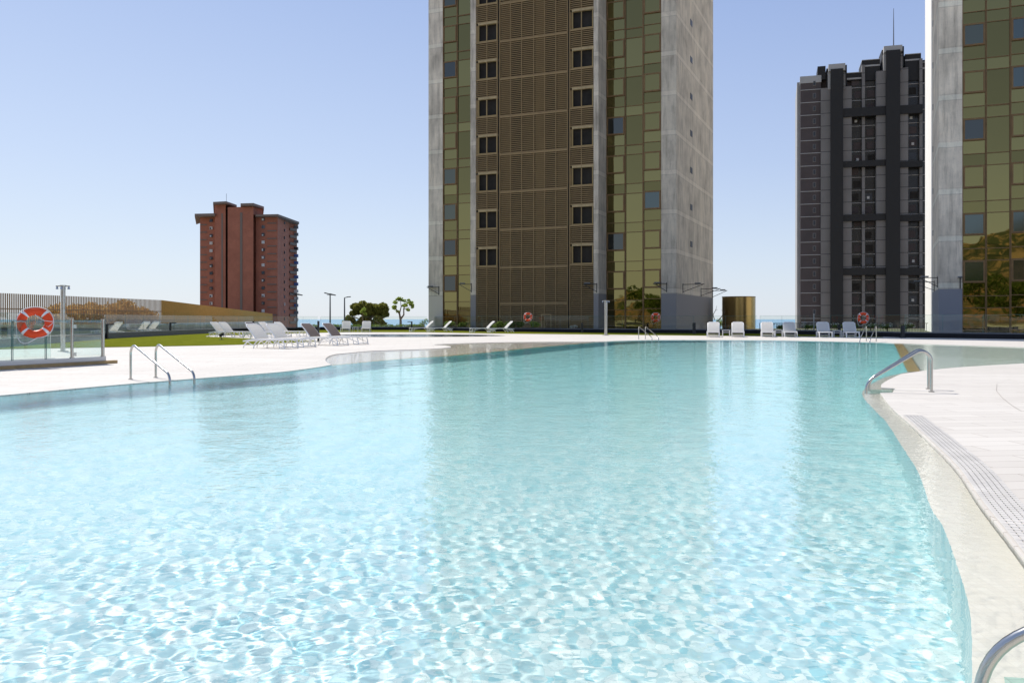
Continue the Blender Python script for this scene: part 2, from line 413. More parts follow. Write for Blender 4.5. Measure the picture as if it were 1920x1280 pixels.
M['leaf_green'] = mat_leaf('green_leaves', (.22,.31,.05), (.50,.58,.15))
M['leaf_bush'] = mat_leaf('shrub_leaves', (.08,.12,.03), (.24,.32,.08))
M['leaf_white'] = mat_leaf('white_flowers', (.5,.5,.42), (.75,.74,.66))
M['leaf_dry'] = mat_leaf('dry_hedge_leaves', (.62,.40,.12), (.80,.54,.20))
M['bark'] = plain('bark', (.16,.12,.09), .9, 0, .3, 5)
M['stone'] = plain('pale_terrace_wall', (.42,.42,.38), .85, 0, .25, 1.2)
M['joint'] = plain('dark_joint', (.22,.18,.15), .9)
M['tarp'] = plain('blue_tarp', (.08,.12,.35), .6)

# ---------------------------------------------------------------- pool outline
def PP(l): return [P(x, y).to_2d() for x, y in l]
near_left = [(-1.2,.45),(-5,.35),(-9,1.0),(-11.3,3.5),(-11.4,7),(-10.2,10.8)]
left_edge = smoothline(PP([(0,741),(250,718.5),(480,700.8),(547,694.7),(600,687.5),(622,683.4)]), 4)
shallow_edge = smoothline(PP([(615,680),(610,675),(614,669),(626,664.5),(647,662),(700,657.5),(794,654.5),(832,652.2),(846,650),(838,648),(813,646),(850,644),(921,642),(1000,640.9),(1118,640.3)]), 3)
far_edge = smoothline(PP([(1160,638.9),(1230,637.5),(1400,637.6),(1500,639),(1640,642),(1676,643.3)]), 3)
lagoon_far = smoothline(PP([(1692,643.7),(1800,647),(1920,651)]), 3)
lagoon_out = [(28,37),(33,32),(30,26.8),(22,25.8)]
lagoon_near = smoothline(PP([(1920,681),(1800,688),(1726,695.5)]), 3)
shelf_out = smoothline(PP([(1689,701),(1665,712),(1652,721)]), 3)+PP([(1652,726.5),(1678,728),(1674,735.5),(1650,736)]) + \
    smoothline(PP([(1653.6,741),(1672,764),(1712,799),(1750,834.5),(1792,877),(1834,938),(1886,1004),(1920,1048)]), 4)
shelf_tail = [Vector(p) for p in ((2.45,3.92),(2.24,3.44),(2.12,3.22),(2.55,2.98),(2.20,2.30),(1.74,2.42),(1.55,2.05),(1.15,1.5),(.5,.95))]
outline = [Vector(p) for p in near_left]+left_edge+shallow_edge+far_edge+lagoon_far+[Vector(p) for p in lagoon_out]+lagoon_near+shelf_out+shelf_tail
deep_wall = smoothline(PP([(700,675.8),(779,669.6),(860,664.6),(969,654),(1047,647),(1110,641.7)]), 3)
band_left = PP([(1676,643.6),(1683,657),(1692,676),(1702,695)])
band_right = PP([(1692,643.7),(1702,657),(1713,675),(1726,694.5)])
shelf_in = smoothline(PP([(1661,704),(1634,717),(1616,735),(1642,766.6),(1661,785),(1696,837),(1722,877),(1745,938),(1767,971),(1797,1048),(1815,1108),(1822,1167),(1822,1280)]), 4)
deep_tail = [Vector(p) for p in ((1.36,2.55),(1.12,2.12),(.8,1.68),(.2,1.2))]
deep = [Vector(p) for p in near_left]+left_edge+deep_wall+far_edge[:-1]+band_left+shelf_in+deep_tail
small_pool = smoothline(PP([(612,628.2),(650,626.9),(740,626.4),(860,626.8),(925,627.9),(949,629.2),(920,630.2),(860,631.1),(740,631.8),(650,631),(620,629.6)]), 3, True)
DR = [(-75,-14),(75,-14),(75,112),(-75,112)]
DEPTH = -1.45; SHELF = -.13
b = MB().sheet([DR, outline, small_pool], 0); b.wall(outline, SHELF, 0); b.wall(small_pool, -.3, 0)
b.build('pool_deck', M['deck'], kind='structure')
b = MB().sheet([DR, deep, small_pool], SHELF); b.sheet([[(-40,55),(15,55),(15,80),(-40,80)]], -.28)
fl1 = b.build('shallow_pool_floor', M['tile_pale'], kind='structure')
b = MB().sheet([deep], DEPTH); b.wall(deep, DEPTH, SHELF)
b.v = [(x, y, z if z > DEPTH+.1 else -1.15-.032*min(42, max(0, y-3))) for x, y, z in b.v]   # the floor falls away from the near end
fl2 = b.build('deep_pool_floor', M['tile_deep'], kind='structure')
b = MB(); b.add([(p[0], p[1], SHELF+.07) for p in band_left]+[(p[0], p[1], SHELF+.07) for p in band_right], [(k, k+1, 5+k, 4+k) for k in range(3)])
b.wall(band_left, SHELF-.1, SHELF+.07, False); b.wall(band_right, SHELF-.1, SHELF+.07, False)
lw = left_edge[-1:]+deep_wall
off = [Vector((p.x-.05, p.y+.38)) for p in lw]
b.ribbon(lw, off, SHELF+.02)
b.wall(lw, SHELF-.08, SHELF+.02, False)
fl3 = b.build('pool_trim_band', M['tile_gold'], kind='structure')
b = MB()
# steps let into the shelf at the two right-hand handrails
for quad, z in (([(2.09,3.17),(2.5,2.95),(2.18,2.36),(1.78,2.5)], SHELF+.012), ([(1.80,3.2),(2.08,3.17),(1.76,2.5),(1.5,2.6)], SHELF+.012)):
    b.sheet([quad], z)
b.sheet([PP([(1630,727),(1674,728.2),(1671,735),(1622,735)])], SHELF+.012)
fl5 = MB().sheet([band_right+[Vector(p) for p in lagoon_near[::-1]]+[Vector(p) for p in ((22,25.8),(30,26.8),(33,32),(28,37))]+lagoon_far[::-1]], SHELF+.005).build('lagoon_floor', M['tile_lagoon'], kind='structure')
fl4 = b.build('pool_steps', M['tile_step'], kind='structure')
for o in (fl1, fl2, fl3, fl4, fl5): o.cycles.is_caustics_receiver = True

# ---------------------------------------------------------------- water surface with real ripples
rng = np.random.default_rng(3)
waves = []
for i in range(90):
    lam = .05*10**(rng.random()**1.2*.52) if i < 80 else .4*10**(rng.random()*.6); th = rng.normal(.3, 1.0) if rng.random() < .6 else rng.random()*6.283
    waves.append((lam, th, rng.random()*6.283, 0.00088*lam*(1.0 if lam < .11 else .11/lam if lam < .36 else .55)))
def height(X, Y):
    d = np.sqrt(X*X+Y*Y); Z = np.zeros_like(X)
    # patches of calm and breeze
    gust = .62+.38*np.sin(X*.9+1.3*np.sin(Y*.45))*np.sin(Y*.7+.8*np.sin(X*.5)+1)
    for lam, th, ph, a in waves:
        k = 2*math.pi/lam; fade = np.clip((lam/(.0175*d)-.7)*2, 0, 1)
        Z += a*fade*np.sin(k*(X*math.cos(th)+Y*math.sin(th))+ph+.6*np.sin(.8*X+.5*Y+ph))
    return Z*gust*1.7
def spacing(a0, a1, f, start=0):
    out = [a0]
    while out[-1] < a1: out.append(out[-1]+f(out[-1]))
    return np.array(out)
ys = spacing(.1, 53, lambda y: max(.0108, .0034*y))
sx_ = lambda x: .0108 if x < 2.4 else .0108+.010*(x-2.4)
xr = spacing(0, 35, sx_); xl = spacing(0, 12.2, sx_)
xs = np.concatenate([-xl[:0:-1], xr])
X, Y = np.meshgrid(xs, ys)
def inside(Xf, Yf, poly):
    c = np.zeros(Xf.shape, bool); n = len(poly)
    for i in range(n):
        x0, y0 = poly[i]; x1, y1 = poly[(i+1) % n]
        if y0 == y1: continue
        c ^= ((y0 > Yf) != (y1 > Yf)) & (Xf < (x1-x0)*(Yf-y0)/(y1-y0)+x0)
    return c
ins = inside(X, Y, outline)
grow = ins.copy()
g = .45
for dx in (-g, 0, g):
    for dy in (-g, 0, g): grow |= inside(X+dx, Y+dy, outline)
Z = height(X, Y)
calm = np.zeros(X.shape)
for dx in (-.24, -.12, 0, .12, .24):
    for dy in (-.24, -.12, 0, .12, .24): calm += inside(X+dx, Y+dy, deep)
Z *= .07+.93*calm/25
idx = np.arange(X.size).reshape(X.shape)
quads = np.stack([idx[:-1,:-1], idx[:-1,1:], idx[1:,1:], idx[1:,:-1]], -1).reshape(-1, 4)
keep = grow[:-1,:-1] & grow[1:,:-1] & grow[:-1,1:] & grow[1:,1:]
quads = quads[keep.ravel()]
used, inv = np.unique(quads, return_inverse=True); quads = inv.reshape(-1, 4)
V = np.stack([X.ravel()[used], Y.ravel()[used], Z.ravel()[used]-.016], 1)
me = bpy.data.meshes.new('pool_water'); me.vertices.add(len(V)); me.vertices.foreach_set('co', V.ravel())
me.loops.add(quads.size); me.loops.foreach_set('vertex_index', quads.ravel())
me.polygons.add(len(quads)); me.polygons.foreach_set('loop_start', np.arange(len(quads))*4); me.polygons.foreach_set('use_smooth', np.ones(len(quads), bool))
me.update(calc_edges=True); me.validate(); me.materials.append(M['water'])
wat = bpy.data.objects.new('pool_water', me); COL.objects.link(wat); wat['kind'] = 'structure'; wat.cycles.is_caustics_caster = True
b = MB().sheet([[(-22,60),(2,60),(2,73),(-22,73)]], -.02)
wp = b.build('wading_pool_water', M['water'], kind='structure'); wp.cycles.is_caustics_caster = True

# ---------------------------------------------------------------- ground, sea, lawn, hills
gp = [(-700,-700),(700,-700),(700,118),(60,118),(-29,118),(-34.5,125),(-57,190),(-91,345),(-700,345)]
MB().sheet([gp, DR], -.03).build('ground', M['ground'], kind='structure')
MB().sheet([[(-60000,112),(60000,112),(60000,80000),(-60000,80000)]], -24).build('sea', M['sea'], kind='structure')
MB().sheet([[(20,118),(500,118),(500,420),(20,420)], ], -23).add([], []).build('coast_land', M['ground'], kind='structure')
MB().sheet([[(-500,330),(-60,330),(-60,520),(-500,520)]], -23).build('coast_land', M['ground'], kind='structure')
LZ = .012
lawn1 = smoothline(PP([(-160,661),(0,655),(200,651.2),(400,647.6),(520,644),(590,640.6),(602,639.4)]), 3)+smoothline(PP([(560,637.4),(470,634.5),(392,631.2),(386,630.4),(400,629.2),(470,628),(560,624.8),(650,622.8)]), 3) + \
    smoothline(PP([(800,623),(900,624.8),(1000,626),(1100,627),(1300,629.2),(1500,630.6),(1640,632.2),(1655,631.8)]), 3)+PP([(1640,629.5),(1550,627),(1420,624.5),(1300,624),(1100,622.5),(900,620.5),(800,618),(600,618),(480,620.5),(392,623.5),(319,627),(188,634),(0,648.5),(-160,663-4)])
MB().sheet([lawn1], LZ).build('lawn', M['grass'], kind='structure')
# rocky hills behind the viewer (they show in the curtain glass)
b = MB(); nx, ny = 90, 26; hv = []; random.seed(4)
for j in range(ny):
    for i in range(nx):
        x = -420+i*8.5; y = -190-j*12
        t = j/(ny-1)
        ridge = 52*math.exp(-((x+75)/95)**2)+26*math.exp(-((x+290)/110)**2)+30*math.exp(-((x-170)/120)**2)
        z = ridge*math.sin(min(1, t*1.3)*math.pi/2)**1.5*(1+.12*math.sin(x*.09+j)+.09*math.sin(x*.23+j*1.7))-1+random.uniform(-1, 1)*t*1.8
        hv.append((x, y, z))
b.add(hv, [(j*nx+i, (j+1)*nx+i, (j+1)*nx+i+1, j*nx+i+1) for j in range(ny-1) for i in range(nx-1)])
b.build('hill', M['hill'], kind='structure')
b = MB(); hv = []
for j in range(12):
    for i in range(60):
        x = -150+i*4.6; y = -66-j*4; hv.append((x, y, (5.2+1.2*math.sin(i*.31)+.5*math.sin(i*.9))*min(1, j/8)**1.2+.25*math.sin(i*1.1+j)))
b.add(hv, [(j*60+i, (j+1)*60+i, (j+1)*60+i+1, j*60+i+1) for j in range(11) for i in range(59)])
b.build('clay_bank', M['clay'], kind='structure')

bed = [(p.x, p.y+.6) for p in PP([(-110,660),(0,650),(188,635),(319,628),(392,624.5),(480,621.5),(600,619),(800,619),(900,621.7),(1100,623.5),(1300,625),(1420,625.6),(1550,628.2),(1693,632.5),(1920,636),(2080,638.5)])]
MB().sheet([bed+[(74.5, 111.8), (-74.5, 111.8)]], .006).build('planting_bed', M['bedsoil'], kind='structure')
# deck joint and overflow grating
jl = PP([(1935,706.5),(1895,710),(1869,720),(1868,733),(1880,747),(1898,761),(1914,770.5),(1940,771)])
jr = [Vector((p.x+.012, p.y+.012)) for p in jl]
MB().ribbon(jl, jr, .004).build('deck_joint', M['joint'], kind='structure')
jl = PP([(385,680),(402,674.6)]); MB().ribbon(jl, [Vector((p.x, p.y+.03)) for p in jl], .004).build('deck_joint', M['joint'], kind='structure')

def offset_line(line, d):
    out = []
    for i, p in enumerate(line):
        t = (line[min(i+1, len(line)-1)]-line[max(i-1, 0)]).normalized()
        out.append(p+Vector((-t.y, t.x))*d)
    return out
gl = smoothline(PP([(1690,779),(1712,799),(1750,834.5),(1792,877),(1834,938),(1886,1004),(1920,1048)])+[Vector((2.45,3.92)), Vector((2.26,3.5))], 6)
gt = thing('overflow_grating', (0,0,0), 'white slotted overflow grating curving along the right pool edge', 'drain grating')
MB().ribbon(offset_line(gl, .02), offset_line(gl, .27), .0035).build('channel', plain('shaded_channel', (.50,.47,.43), .9), gt)
for k in range(6):
    MBk = MB(); a = offset_line(gl, .025+k*.041); c = offset_line(gl, .058+k*.041)
    n = len(a)
    MBk.ribbon(a, c, .009); MBk.wall(a, .004, .009, False); MBk.wall(c, .004, .009, False)
    MBk.build('bar', M['deckbar'] if 'deckbar' in M else M.setdefault('deckbar', plain('white_grating', (.58,.55,.51), .6)), gt)
MBc = MB(); acc = 0
a = offset_line(gl, .03); c = offset_line(gl, .26)
for i in range(len(a)-1):
    L = (a[i+1]-a[i]).length; m = max(1, int(L/.06))
    for j in range(m):
        p = a[i].lerp(a[i+1], j/m); q = c[i].lerp(c[i+1], j/m)
        MBc.bar((p.x, p.y, .0075), (q.x, q.y, .0075),   .012, .006)
MBc.build('cross_rib', M['deckbar'], gt)

# ---------------------------------------------------------------- facade frame: maps photo pixels to a tilted facade plane
class Fac:
    def __init__(s, px, Y, deg):
        a = R(deg); s.t = Vector((math.cos(a), -math.sin(a))); s.s = Vector((math.sin(a), math.cos(a)))
        s.o = Vector((AT(px, Y), Y)); s.deg = deg
    def x(s, px, off=0):
        k = (px-960)/FOC; o = s.o+s.s*off
        return (k*o.y-o.x)/(s.t.x-k*s.t.y)
    def z(s, py, x, off=0):
        return ZAT(py, (s.o+s.t*x+s.s*off).y)
    def thing(s, name, label, cat, z=0, group=None):
        return thing(name, (s.o.x, s.o.y, z), label, cat, group, -R(s.deg))

# ---------------------------------------------------------------- the two concrete towers
H_DET, H_TOP, FL = 37.0, 150.0, 3.9
def wall_bracket(par, x, y, z, flip, lampd, L=1.35):
    b = MB(); sgn = -1 if flip else 1
    p0 = Vector((x, y, z)); out = Vector(lampd).normalized()
    b.bar(p0, p0+out*L, .06); b.bar(p0+Vector((0,0,-.75)), p0+out*L*.95+Vector((0,0,-.03)), .05); b.bar(p0+Vector((0,0,-.85)), p0+Vector((0,0,.1)), .07)
    w = b.build('wall_bracket', M['black'], par)
    h = MB(); e = p0+out*(L*.7); side = Vector((out.y, -out.x, 0))
    h.obox(e+Vector((0,0,.1)), out*.28, side*.16, Vector((0,0,.05))); h.build('floodlight', M['cap'], w)
def build_tower(fac, label, full, seed, D=20.06):
    rnd = random.Random(seed)
    T = fac.thing('apartment_tower', label, 'tower', 0, 'pair of concrete and gold glass towers')
    W = 27.6; BL, BR = -21.2, -7.17; PJ = -2.6
    con = MB()
    if full:
        lp = MB(); lp.box(-W, -25.84, .0, D, 0, H_TOP); lp.build('pier', M['pierconc'], T)
    else:
        lp = MB(); lp.box(-W, -25.84, .0, D, 0, H_TOP); lp.build('pier', M['pierconc2'], T)
    con.box(-1.5, 0, .0, D, 0, H_TOP)                   # right pier and flank
    con.box(-25.84, -1.5, .42, D-.01, 0, H_TOP-.01)     # core
    if full:
        con.box(BL, BL+.62, PJ, .42, 0, H_TOP-.02); con.box(BR-.5, BR, PJ, .42, 0, H_TOP-.02)
    wl = con.build('wall', M['concrete'], T)
    # curtain glass columns, each cell tilted a hair so reflections break up
    def column(x0, x1, framed, phase=0.0):
        g = MB(); fr = MB(); z = -0.05
        zs = [0]; k = 0
        for n in range(-2, 10):
            for q in ((8.15, 9.97, 10.95) if framed else (7.0, 10.95, 9.97)):
                zz = q+phase+FL*n
                if .3 < zz < H_DET: zs.append(zz)
        zs = sorted(set([round(q, 3) for q in zs]))+[H_DET]
        if not framed: zs = [q for q in zs if abs(((q-phase-7.0) % FL)) > .01] 
        for a, c in zip(zs[:-1], zs[1:]):
            t1, t2 = rnd.uniform(-.008, .008), rnd.uniform(-.008, .008)
            g.add([(x0, .18+t1, a), (x1, .18-t1, a), (x1, .18-t1+t2, c), (x0, .18+t1+t2, c)], [(0,1,2,3)])
        g.add([(x0, .18, H_DET), (x1, .18, H_DET), (x1, .18, H_TOP), (x0, .18, H_TOP)], [(0,1,2,3)])
        g.build('curtain_glass', M['gold'], T)
        for q in zs[1:-1]:
            fr.box(x0, x1, .10, .16, q-.032, q+.032)
        for x in (x0+.02, x1-.02): fr.box(x-.05, x+.05, .06, .15, 0, H_DET)
        fr.build('glazing_frame', M['bronze'], T)
        if framed:
            for n in range(-1, 8):
                z0 = 8.15+phase+FL*n; z1 = z0+1.82
                if z0 < 3.4: continue
                w = MB(); e = .13
                w.box(x0+.07, x0+.07+e, -.0, .08, z0, z1); w.box(x1-.07-e, x1-.07, -.0, .08, z0, z1)
                w.box(x0+.07+e, x1-.07-e, -.0, .08, z0, z0+e); w.box(x0+.07+e, x1-.07-e, -.0, .08, z1-e, z1)
                wo = w.build('window', M['bronze'], T)
                r = rnd.random(); m = M['gold'] if r < .62 else M['bluepane'] if r < .74 else M['greypane'] if r < .9 else M['darkpane']
                tl = rnd.choice((0, 0, 0, .05, .09)) if m in (M['bluepane'], M['darkpane']) else rnd.uniform(-.008, .008)
                p = MB(); p.add([(x0+.2, .05, z0+e), (x1-.2, .05, z0+e), (x1-.2, .05-tl*.2, z1-e), (x0+.2, .05-tl*.2, z1-e)], [(0,1,2,3)])
                p.build('pane', m, wo)
    lcols = [(-25.84, -24.1, True), (-24.1, -22.35, False), (-22.35, -21.2, True)]
    rcols = [(BR, -5.2, True), (-5.2, -3.35, False), (-3.35, -1.5, True)]
    for i, c in enumerate(lcols):
        column(*c, .06 if i == 2 else 0)
    if full:
        for i, c in enumerate(rcols): column(*c, .0 if i == 0 else .12 if i == 2 else 0)
    if full:
        # projecting louvred bay
        X = lambda px: fac.x(px, PJ)
        xs_ = dict(a=BL+.62, b=X(933), c=X(936.5), d=X(1064.5), e=X(1067.5), f=BR-.5)
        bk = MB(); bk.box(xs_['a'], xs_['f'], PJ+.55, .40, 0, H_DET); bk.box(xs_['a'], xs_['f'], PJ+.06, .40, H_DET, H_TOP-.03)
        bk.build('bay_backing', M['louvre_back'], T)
        gp_ = MB(); gp_.box(xs_['b'], xs_['c'], PJ+.2, PJ+.5, 0, H_DET); gp_.box(xs_['d'], xs_['e'], PJ+.2, PJ+.5, 0, H_DET)
        gp_.build('recess_gap', M['black'], T)
        def slats(x0, x1, z0, z1, name, inset=0):
            s_ = MB(); z = z0+.06
            while z < z1-.05:
                s_.add([(x0, PJ+.02+inset, z-.03), (x1, PJ+.02+inset, z-.03), (x1, PJ+.02+inset, z+.045), (x0, PJ+.02+inset, z+.045), (x0, PJ+.17+inset, z+.085), (x1, PJ+.17+inset, z+.085), (x1, PJ+.17+inset, z+.01), (x0, PJ+.17+inset, z+.01)],
                       [(0,1,2,3), (3,2,5,4), (0,7,6,1), (4,5,6,7), (0,3,4,7), (1,6,5,2)])
                z += .195
            for q in ([(z0, z0+.09), (z1-.16, z1)]): s_.box(x0, x1, PJ-.02, PJ+.05, q[0], q[1])
            return s_.build(name, M['louvre'], T)
        fz = [0, 2.9]+[6.62+FL*n for n in range(-1, 9)]; fz = sorted(set(round(q, 2) for q in fz if q < H_DET-.5 and q != 2.72))
        for a, c in zip(fz, fz[1:]+[H_DET]): slats(xs_['c'], xs_['d'], a, c-.03, 'louvre_screen')
        vm = MB(); 
        for px in (957, 978, 1000.5, 1021, 1042): vm.box(X(px)-.03, X(px)+.03, PJ-.03, PJ+.1, 0, H_DET)
        for px in (913, 1090): vm.box(X(px)-.03, X(px)+.03, PJ-.03, PJ+.1, 0, H_DET)
        for x in (xs_['c']+.03, xs_['d']-.03, xs_['b']-.04, xs_['e']+.04): vm.box(x-.035, x+.035, PJ-.04, PJ+.12, 0, H_DET)
        vm.build('mullion', M['louvre'], T)
        # inner panels of slightly different darkness behind the screen
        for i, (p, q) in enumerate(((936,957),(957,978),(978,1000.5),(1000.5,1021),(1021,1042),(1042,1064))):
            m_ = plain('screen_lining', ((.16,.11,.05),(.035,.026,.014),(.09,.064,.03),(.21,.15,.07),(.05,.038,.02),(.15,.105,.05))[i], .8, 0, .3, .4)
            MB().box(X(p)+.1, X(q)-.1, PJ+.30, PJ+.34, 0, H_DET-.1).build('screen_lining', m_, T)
        for (x0, x1) in ((xs_['a'], xs_['b']), (xs_['e'], xs_['f'])):
            lo = 0
            for n in range(0, 8):
                zo0 = 6.80+FL*n; zo1 = 8.53+FL*n
                slats(x0, x1, lo, zo0-.03, 'louvre_panel')
                w = MB(); mid = (x0+x1)/2
                w.box(x0+.30, x1-.06, PJ-.01, PJ+.08, zo0-.02, zo0+.03)
                for xx in (x0+.34, mid, x1-.1): w.box(xx-.045, xx+.045, PJ-.01, PJ+.08, zo0, zo1)
                wo = w.build('window', M['goldframe'], T)
                MB().box(x0+.28, x1, PJ-.03, PJ+.30, zo1, zo1+.22).build('header', M['header'], wo)
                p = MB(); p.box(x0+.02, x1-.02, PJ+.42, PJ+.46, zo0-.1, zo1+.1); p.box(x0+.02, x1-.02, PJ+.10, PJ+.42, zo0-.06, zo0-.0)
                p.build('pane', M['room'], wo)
                if n < 8: MB().box(x0+.02, x0+.20, PJ+.08, PJ+.40, zo0, zo1).build('reveal', M['louvre'], wo)
                lo = zo1+.225
            slats(x0, x1, lo, H_DET, 'louvre_panel')
    # small square openings up the right flank
    if full:
        for n in range(0, 7):
            z0 = 8.85+FL*n
            o = MB(); o.box(.002, .03, 6.7, 7.75, z0, z0+.62); o.build('vent_window', M['black'], T)
        wall_bracket(T, fac.x(823), -.02, 4.75, True, (-1,-.35,0))
        wall_bracket(T, fac.x(884, PJ), PJ-.02, 4.9, True, (-1,-.35,0))
        wall_bracket(T, fac.x(1119, PJ), PJ-.02, 4.7, True, (-1,-.35,0))
        wall_bracket(T, fac.x(1250), -.02, 4.75, True, (-1,-.4,0))
        wall_bracket(T, .02, 3.0, 4.75, False, (1,-.1,0), 2.2); wall_bracket(T, .02, 12.5, 4.6, False, (1,-.1,0), 2.2); wall_bracket(T, .02, 19.5, 4.6, False, (1,-.15,0), 1.8)
    else:
        wall_bracket(T, -27.62, 1.2, 4.75, True, (-1,-.3,0), 1.5); wall_bracket(T, -27.62, 6.5, 4.6, True, (-1,.1,0), 2.0)
        wall_bracket(T, -26.0, -.02, 4.6, True, (-.1,-1,0), .5)
        MB().box(-27.625, -27.59, 10.4, D+.01, 0, H_TOP-1).build('sunlit_flank_strip', M['sunlit_flank'], T)  # thin sheet painted sun-bright over the far part of the flank
        for n in range(0, 7): MB().box(-27.63, -27.602, 9.0, 9.45, 9.0+FL*n, 9.5+FL*n).build('vent_window', M['black'], T)
    return T
F1 = Fac(1268, 86.0, 23.08)
build_tower(F1, 'central concrete tower with bronze louvred bay, gold glass strips and blank right flank', True, 5)
F2 = Fac(1760, 73.0, 23.08)
F2.o = F2.o+F2.t*27.6
build_tower(F2, 'concrete and gold glass tower cut off by the right picture edge', False, 9, 26.0)

# ---------------------------------------------------------------- dark high-rise
F3 = Fac(1500, 208, 16.6)
D3 = F3.thing('high_rise', 'dark high-rise with grey fins, black shafts and a stepped crown', 'building', -23)
def d3box(p0, p1, top, off0, off1, mat, name, bot=None, build=True, b=None):
    x0, x1 = F3.x(p0, off0), F3.x(p1, off0); z1 = F3.z(top, x0, off0)+23
    z0 = 0 if bot is None else F3.z(bot, x0, off0)+23
    bb = b or MB(); bb.box(min(x0, x1), max(x0, x1), off0, off1, z0, z1)
    if b is None: return bb.build(name, mat, D3)
d3box(1500, 1830, 150, 1.5, 30, M['dbrown'], 'wall')
d3box(1494.5, 1500.3, 155, 2.5, 20, M['dpale'], 'side_wall')
d3box(1501, 1539, 157, -.5, 1.5, M['dbrown'], 'facade_panel')
d3box(1500, 1540, 144, -.6, 1.55, M['dpale'], 'parapet', bot=157)
d3box(1533, 1548, 125, -.3, 6, M['dblack'], 'parapet', bot=150)
for p0, p1, top in ((1539,1557.5,166), (1581,1597,162), (1643,1661.5,133), (1688,1703,128)):
    d3box(p0, p1, top, -1.2, 1.5, M['dgrey'], 'fin')
for p0, p1, top in ((1557.5,1581,130), (1661.5,1688,95)):
    d3box(p0, p1, top, -2.2, 1.5, M['dblack'], 'shaft')
    d3box(p0-4, p1+4, top-9 if top > 100 else top-8, -2.0, 5, M['dpale'], 'crown_cap', bot=top+4 if top > 100 else top+3)
    d3box(p0-5, p0-.5, top+6, -1.4, 3, M['dpale'], 'crown_side', bot=top+38)
    d3box(p1+.5, p1+4.2, top+6, -1.4, 3, M['dgrey'], 'crown_side', bot=top+38)
    d3box(p1+4.2, p1+7, top-8, 0, 6, M['dblack'], 'crown_side', bot=top+30)
    d3box(p0-8, p0-5, top-1, 0, 6, M['dblack'], 'crown_side', bot=top+38)
for p0, p1, top in ((1587,1616,138), (1616,1650,114), (1697,1727,103), (1727,1760,118), (1760,1830,126)):
    d3box(p0, p1, top, .4, 8, M['dblack'], 'parapet', bot=152)
    d3box(p0, p1, top+9, .3, .38, M['dpale'], 'coping', bot=top+12)
    d3box(p0, p1, top-1.2, .2, 8.1, M['dpale'], 'coping', bot=top)
for p0, p1, top in ((1597,1643,140), (1703,1830,115)):
    d3box(p0, p1, top, .9, 1.5, M['dglass'], 'glazing')
for px, top in ((1619, 122), (1727, 110), (1770, 120)): d3box(px-2.8, px+2.8, top, -.3, 1.5, M['dgrey'], 'mullion')
for n in range(0, 24):
    zc = 23+1.4+n*3.0-3; b3 = MB()
    def topz(px, top): return F3.z(top, F3.x(px), 0)+23
    for p0, p1, top, of in ((1501,1539,158,-.62), (1597,1643,138,.7), (1703,1830,114,.7)):
        if zc < topz(p0, top): MB().box(F3.x(p0, of), F3.x(p1, of), of, of+.2, zc-.075, zc+.075).build('slab_edge', M['dpale'], D3)
    if zc < topz(1527, 165):
        w = MB(); x = F3.x(1527, -.5); w.box(x-.35, x+.35, -.56, -.5, zc+.9, zc+2.1); wo = w.build('window', M['dgrey'], D3)
        MB().box(x-.25, x+.25, -.60, -.565, zc+1.0, zc+2.0).build('pane', M['windark'], wo)
    rr = random.Random(n*3+1)
    for p0, p1, top in ((1597,1616,145), (1622,1643,130), (1703,1724,118)):
        if zc < topz(p0, top) and rr.random() < .75:
            x = F3.x(p0+rr.uniform(5, 12), .9); w = MB(); w.box(x-.8, x+.8, .80, .88, zc+.6, zc+2.2)
            w.build('balcony_door', random.choice([M['windark'], M['dbrown'], M['dbrown'], M['room']]), D3)
            if rr.random() < .12: MB().box(x-.3, x+.25, .70, .79, zc+.9, zc+1.5).build('laundry', M['winwhite'], D3)
for (pa, pb) in ((1581,1661), (1688,1730)):
    for y0, y1 in ((204,220), (303,314), (403,415), (503,516)):
        dy = -6 if pa > 1600 and y0 < 300 else 0
        d3box(pa, pb, y0+dy, -1.6, 1.4, M['dblack'], 'bridge_beam', bot=y1+dy)
b = MB(); xa = F3.x(1675.5, 2); b.tube([(xa, 2, F3.z(88, xa, 2)+23), (xa, 2, F3.z(40, xa, 2)+23), (xa, 2, F3.z(16, xa, 2)+23)], [.14, .09, .05], 6)
b.build('antenna', M['cap'], D3)

# ---------------------------------------------------------------- red brick high-rise
BY = 352.0; FZ = 24.0
BT = thing('brick_high_rise', (AT(467, BY), BY, -FZ), 'red brick high-rise with brown roof slabs standing left of the pines', 'building')
bx0 = AT(467, BY)
def bl(px, Y): return (AT(px, Y)-bx0, Y-BY)
def bz(py, Y=BY): return ZAT(py, Y)+FZ
def bprism(pts, top, mat, name, bot=None, parent=None):
    return MB().prism([bl(*p) for p in pts], 0 if bot is None else bot, top).build(name, mat, parent or BT)
bprism([(375,352),(403.5,351),(410,380),(378,382)], bz(406), M['brick'], 'left_wing')
bprism([(403,348),(423,346.5),(425,390),(405,390)], bz(387), M['brick'], 'stair_tower')
bprism([(427,345),(475,343.5),(478,390),(427,390)], bz(388,344), M['brick'], 'central_block')
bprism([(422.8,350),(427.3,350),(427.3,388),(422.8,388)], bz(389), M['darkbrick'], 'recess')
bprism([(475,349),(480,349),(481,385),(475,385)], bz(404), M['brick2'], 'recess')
bprism([(479.8,347),(520.5,345.8),(543,368),(557,374),(545,405),(482,400)], bz(406), M['brick'], 'right_wing')
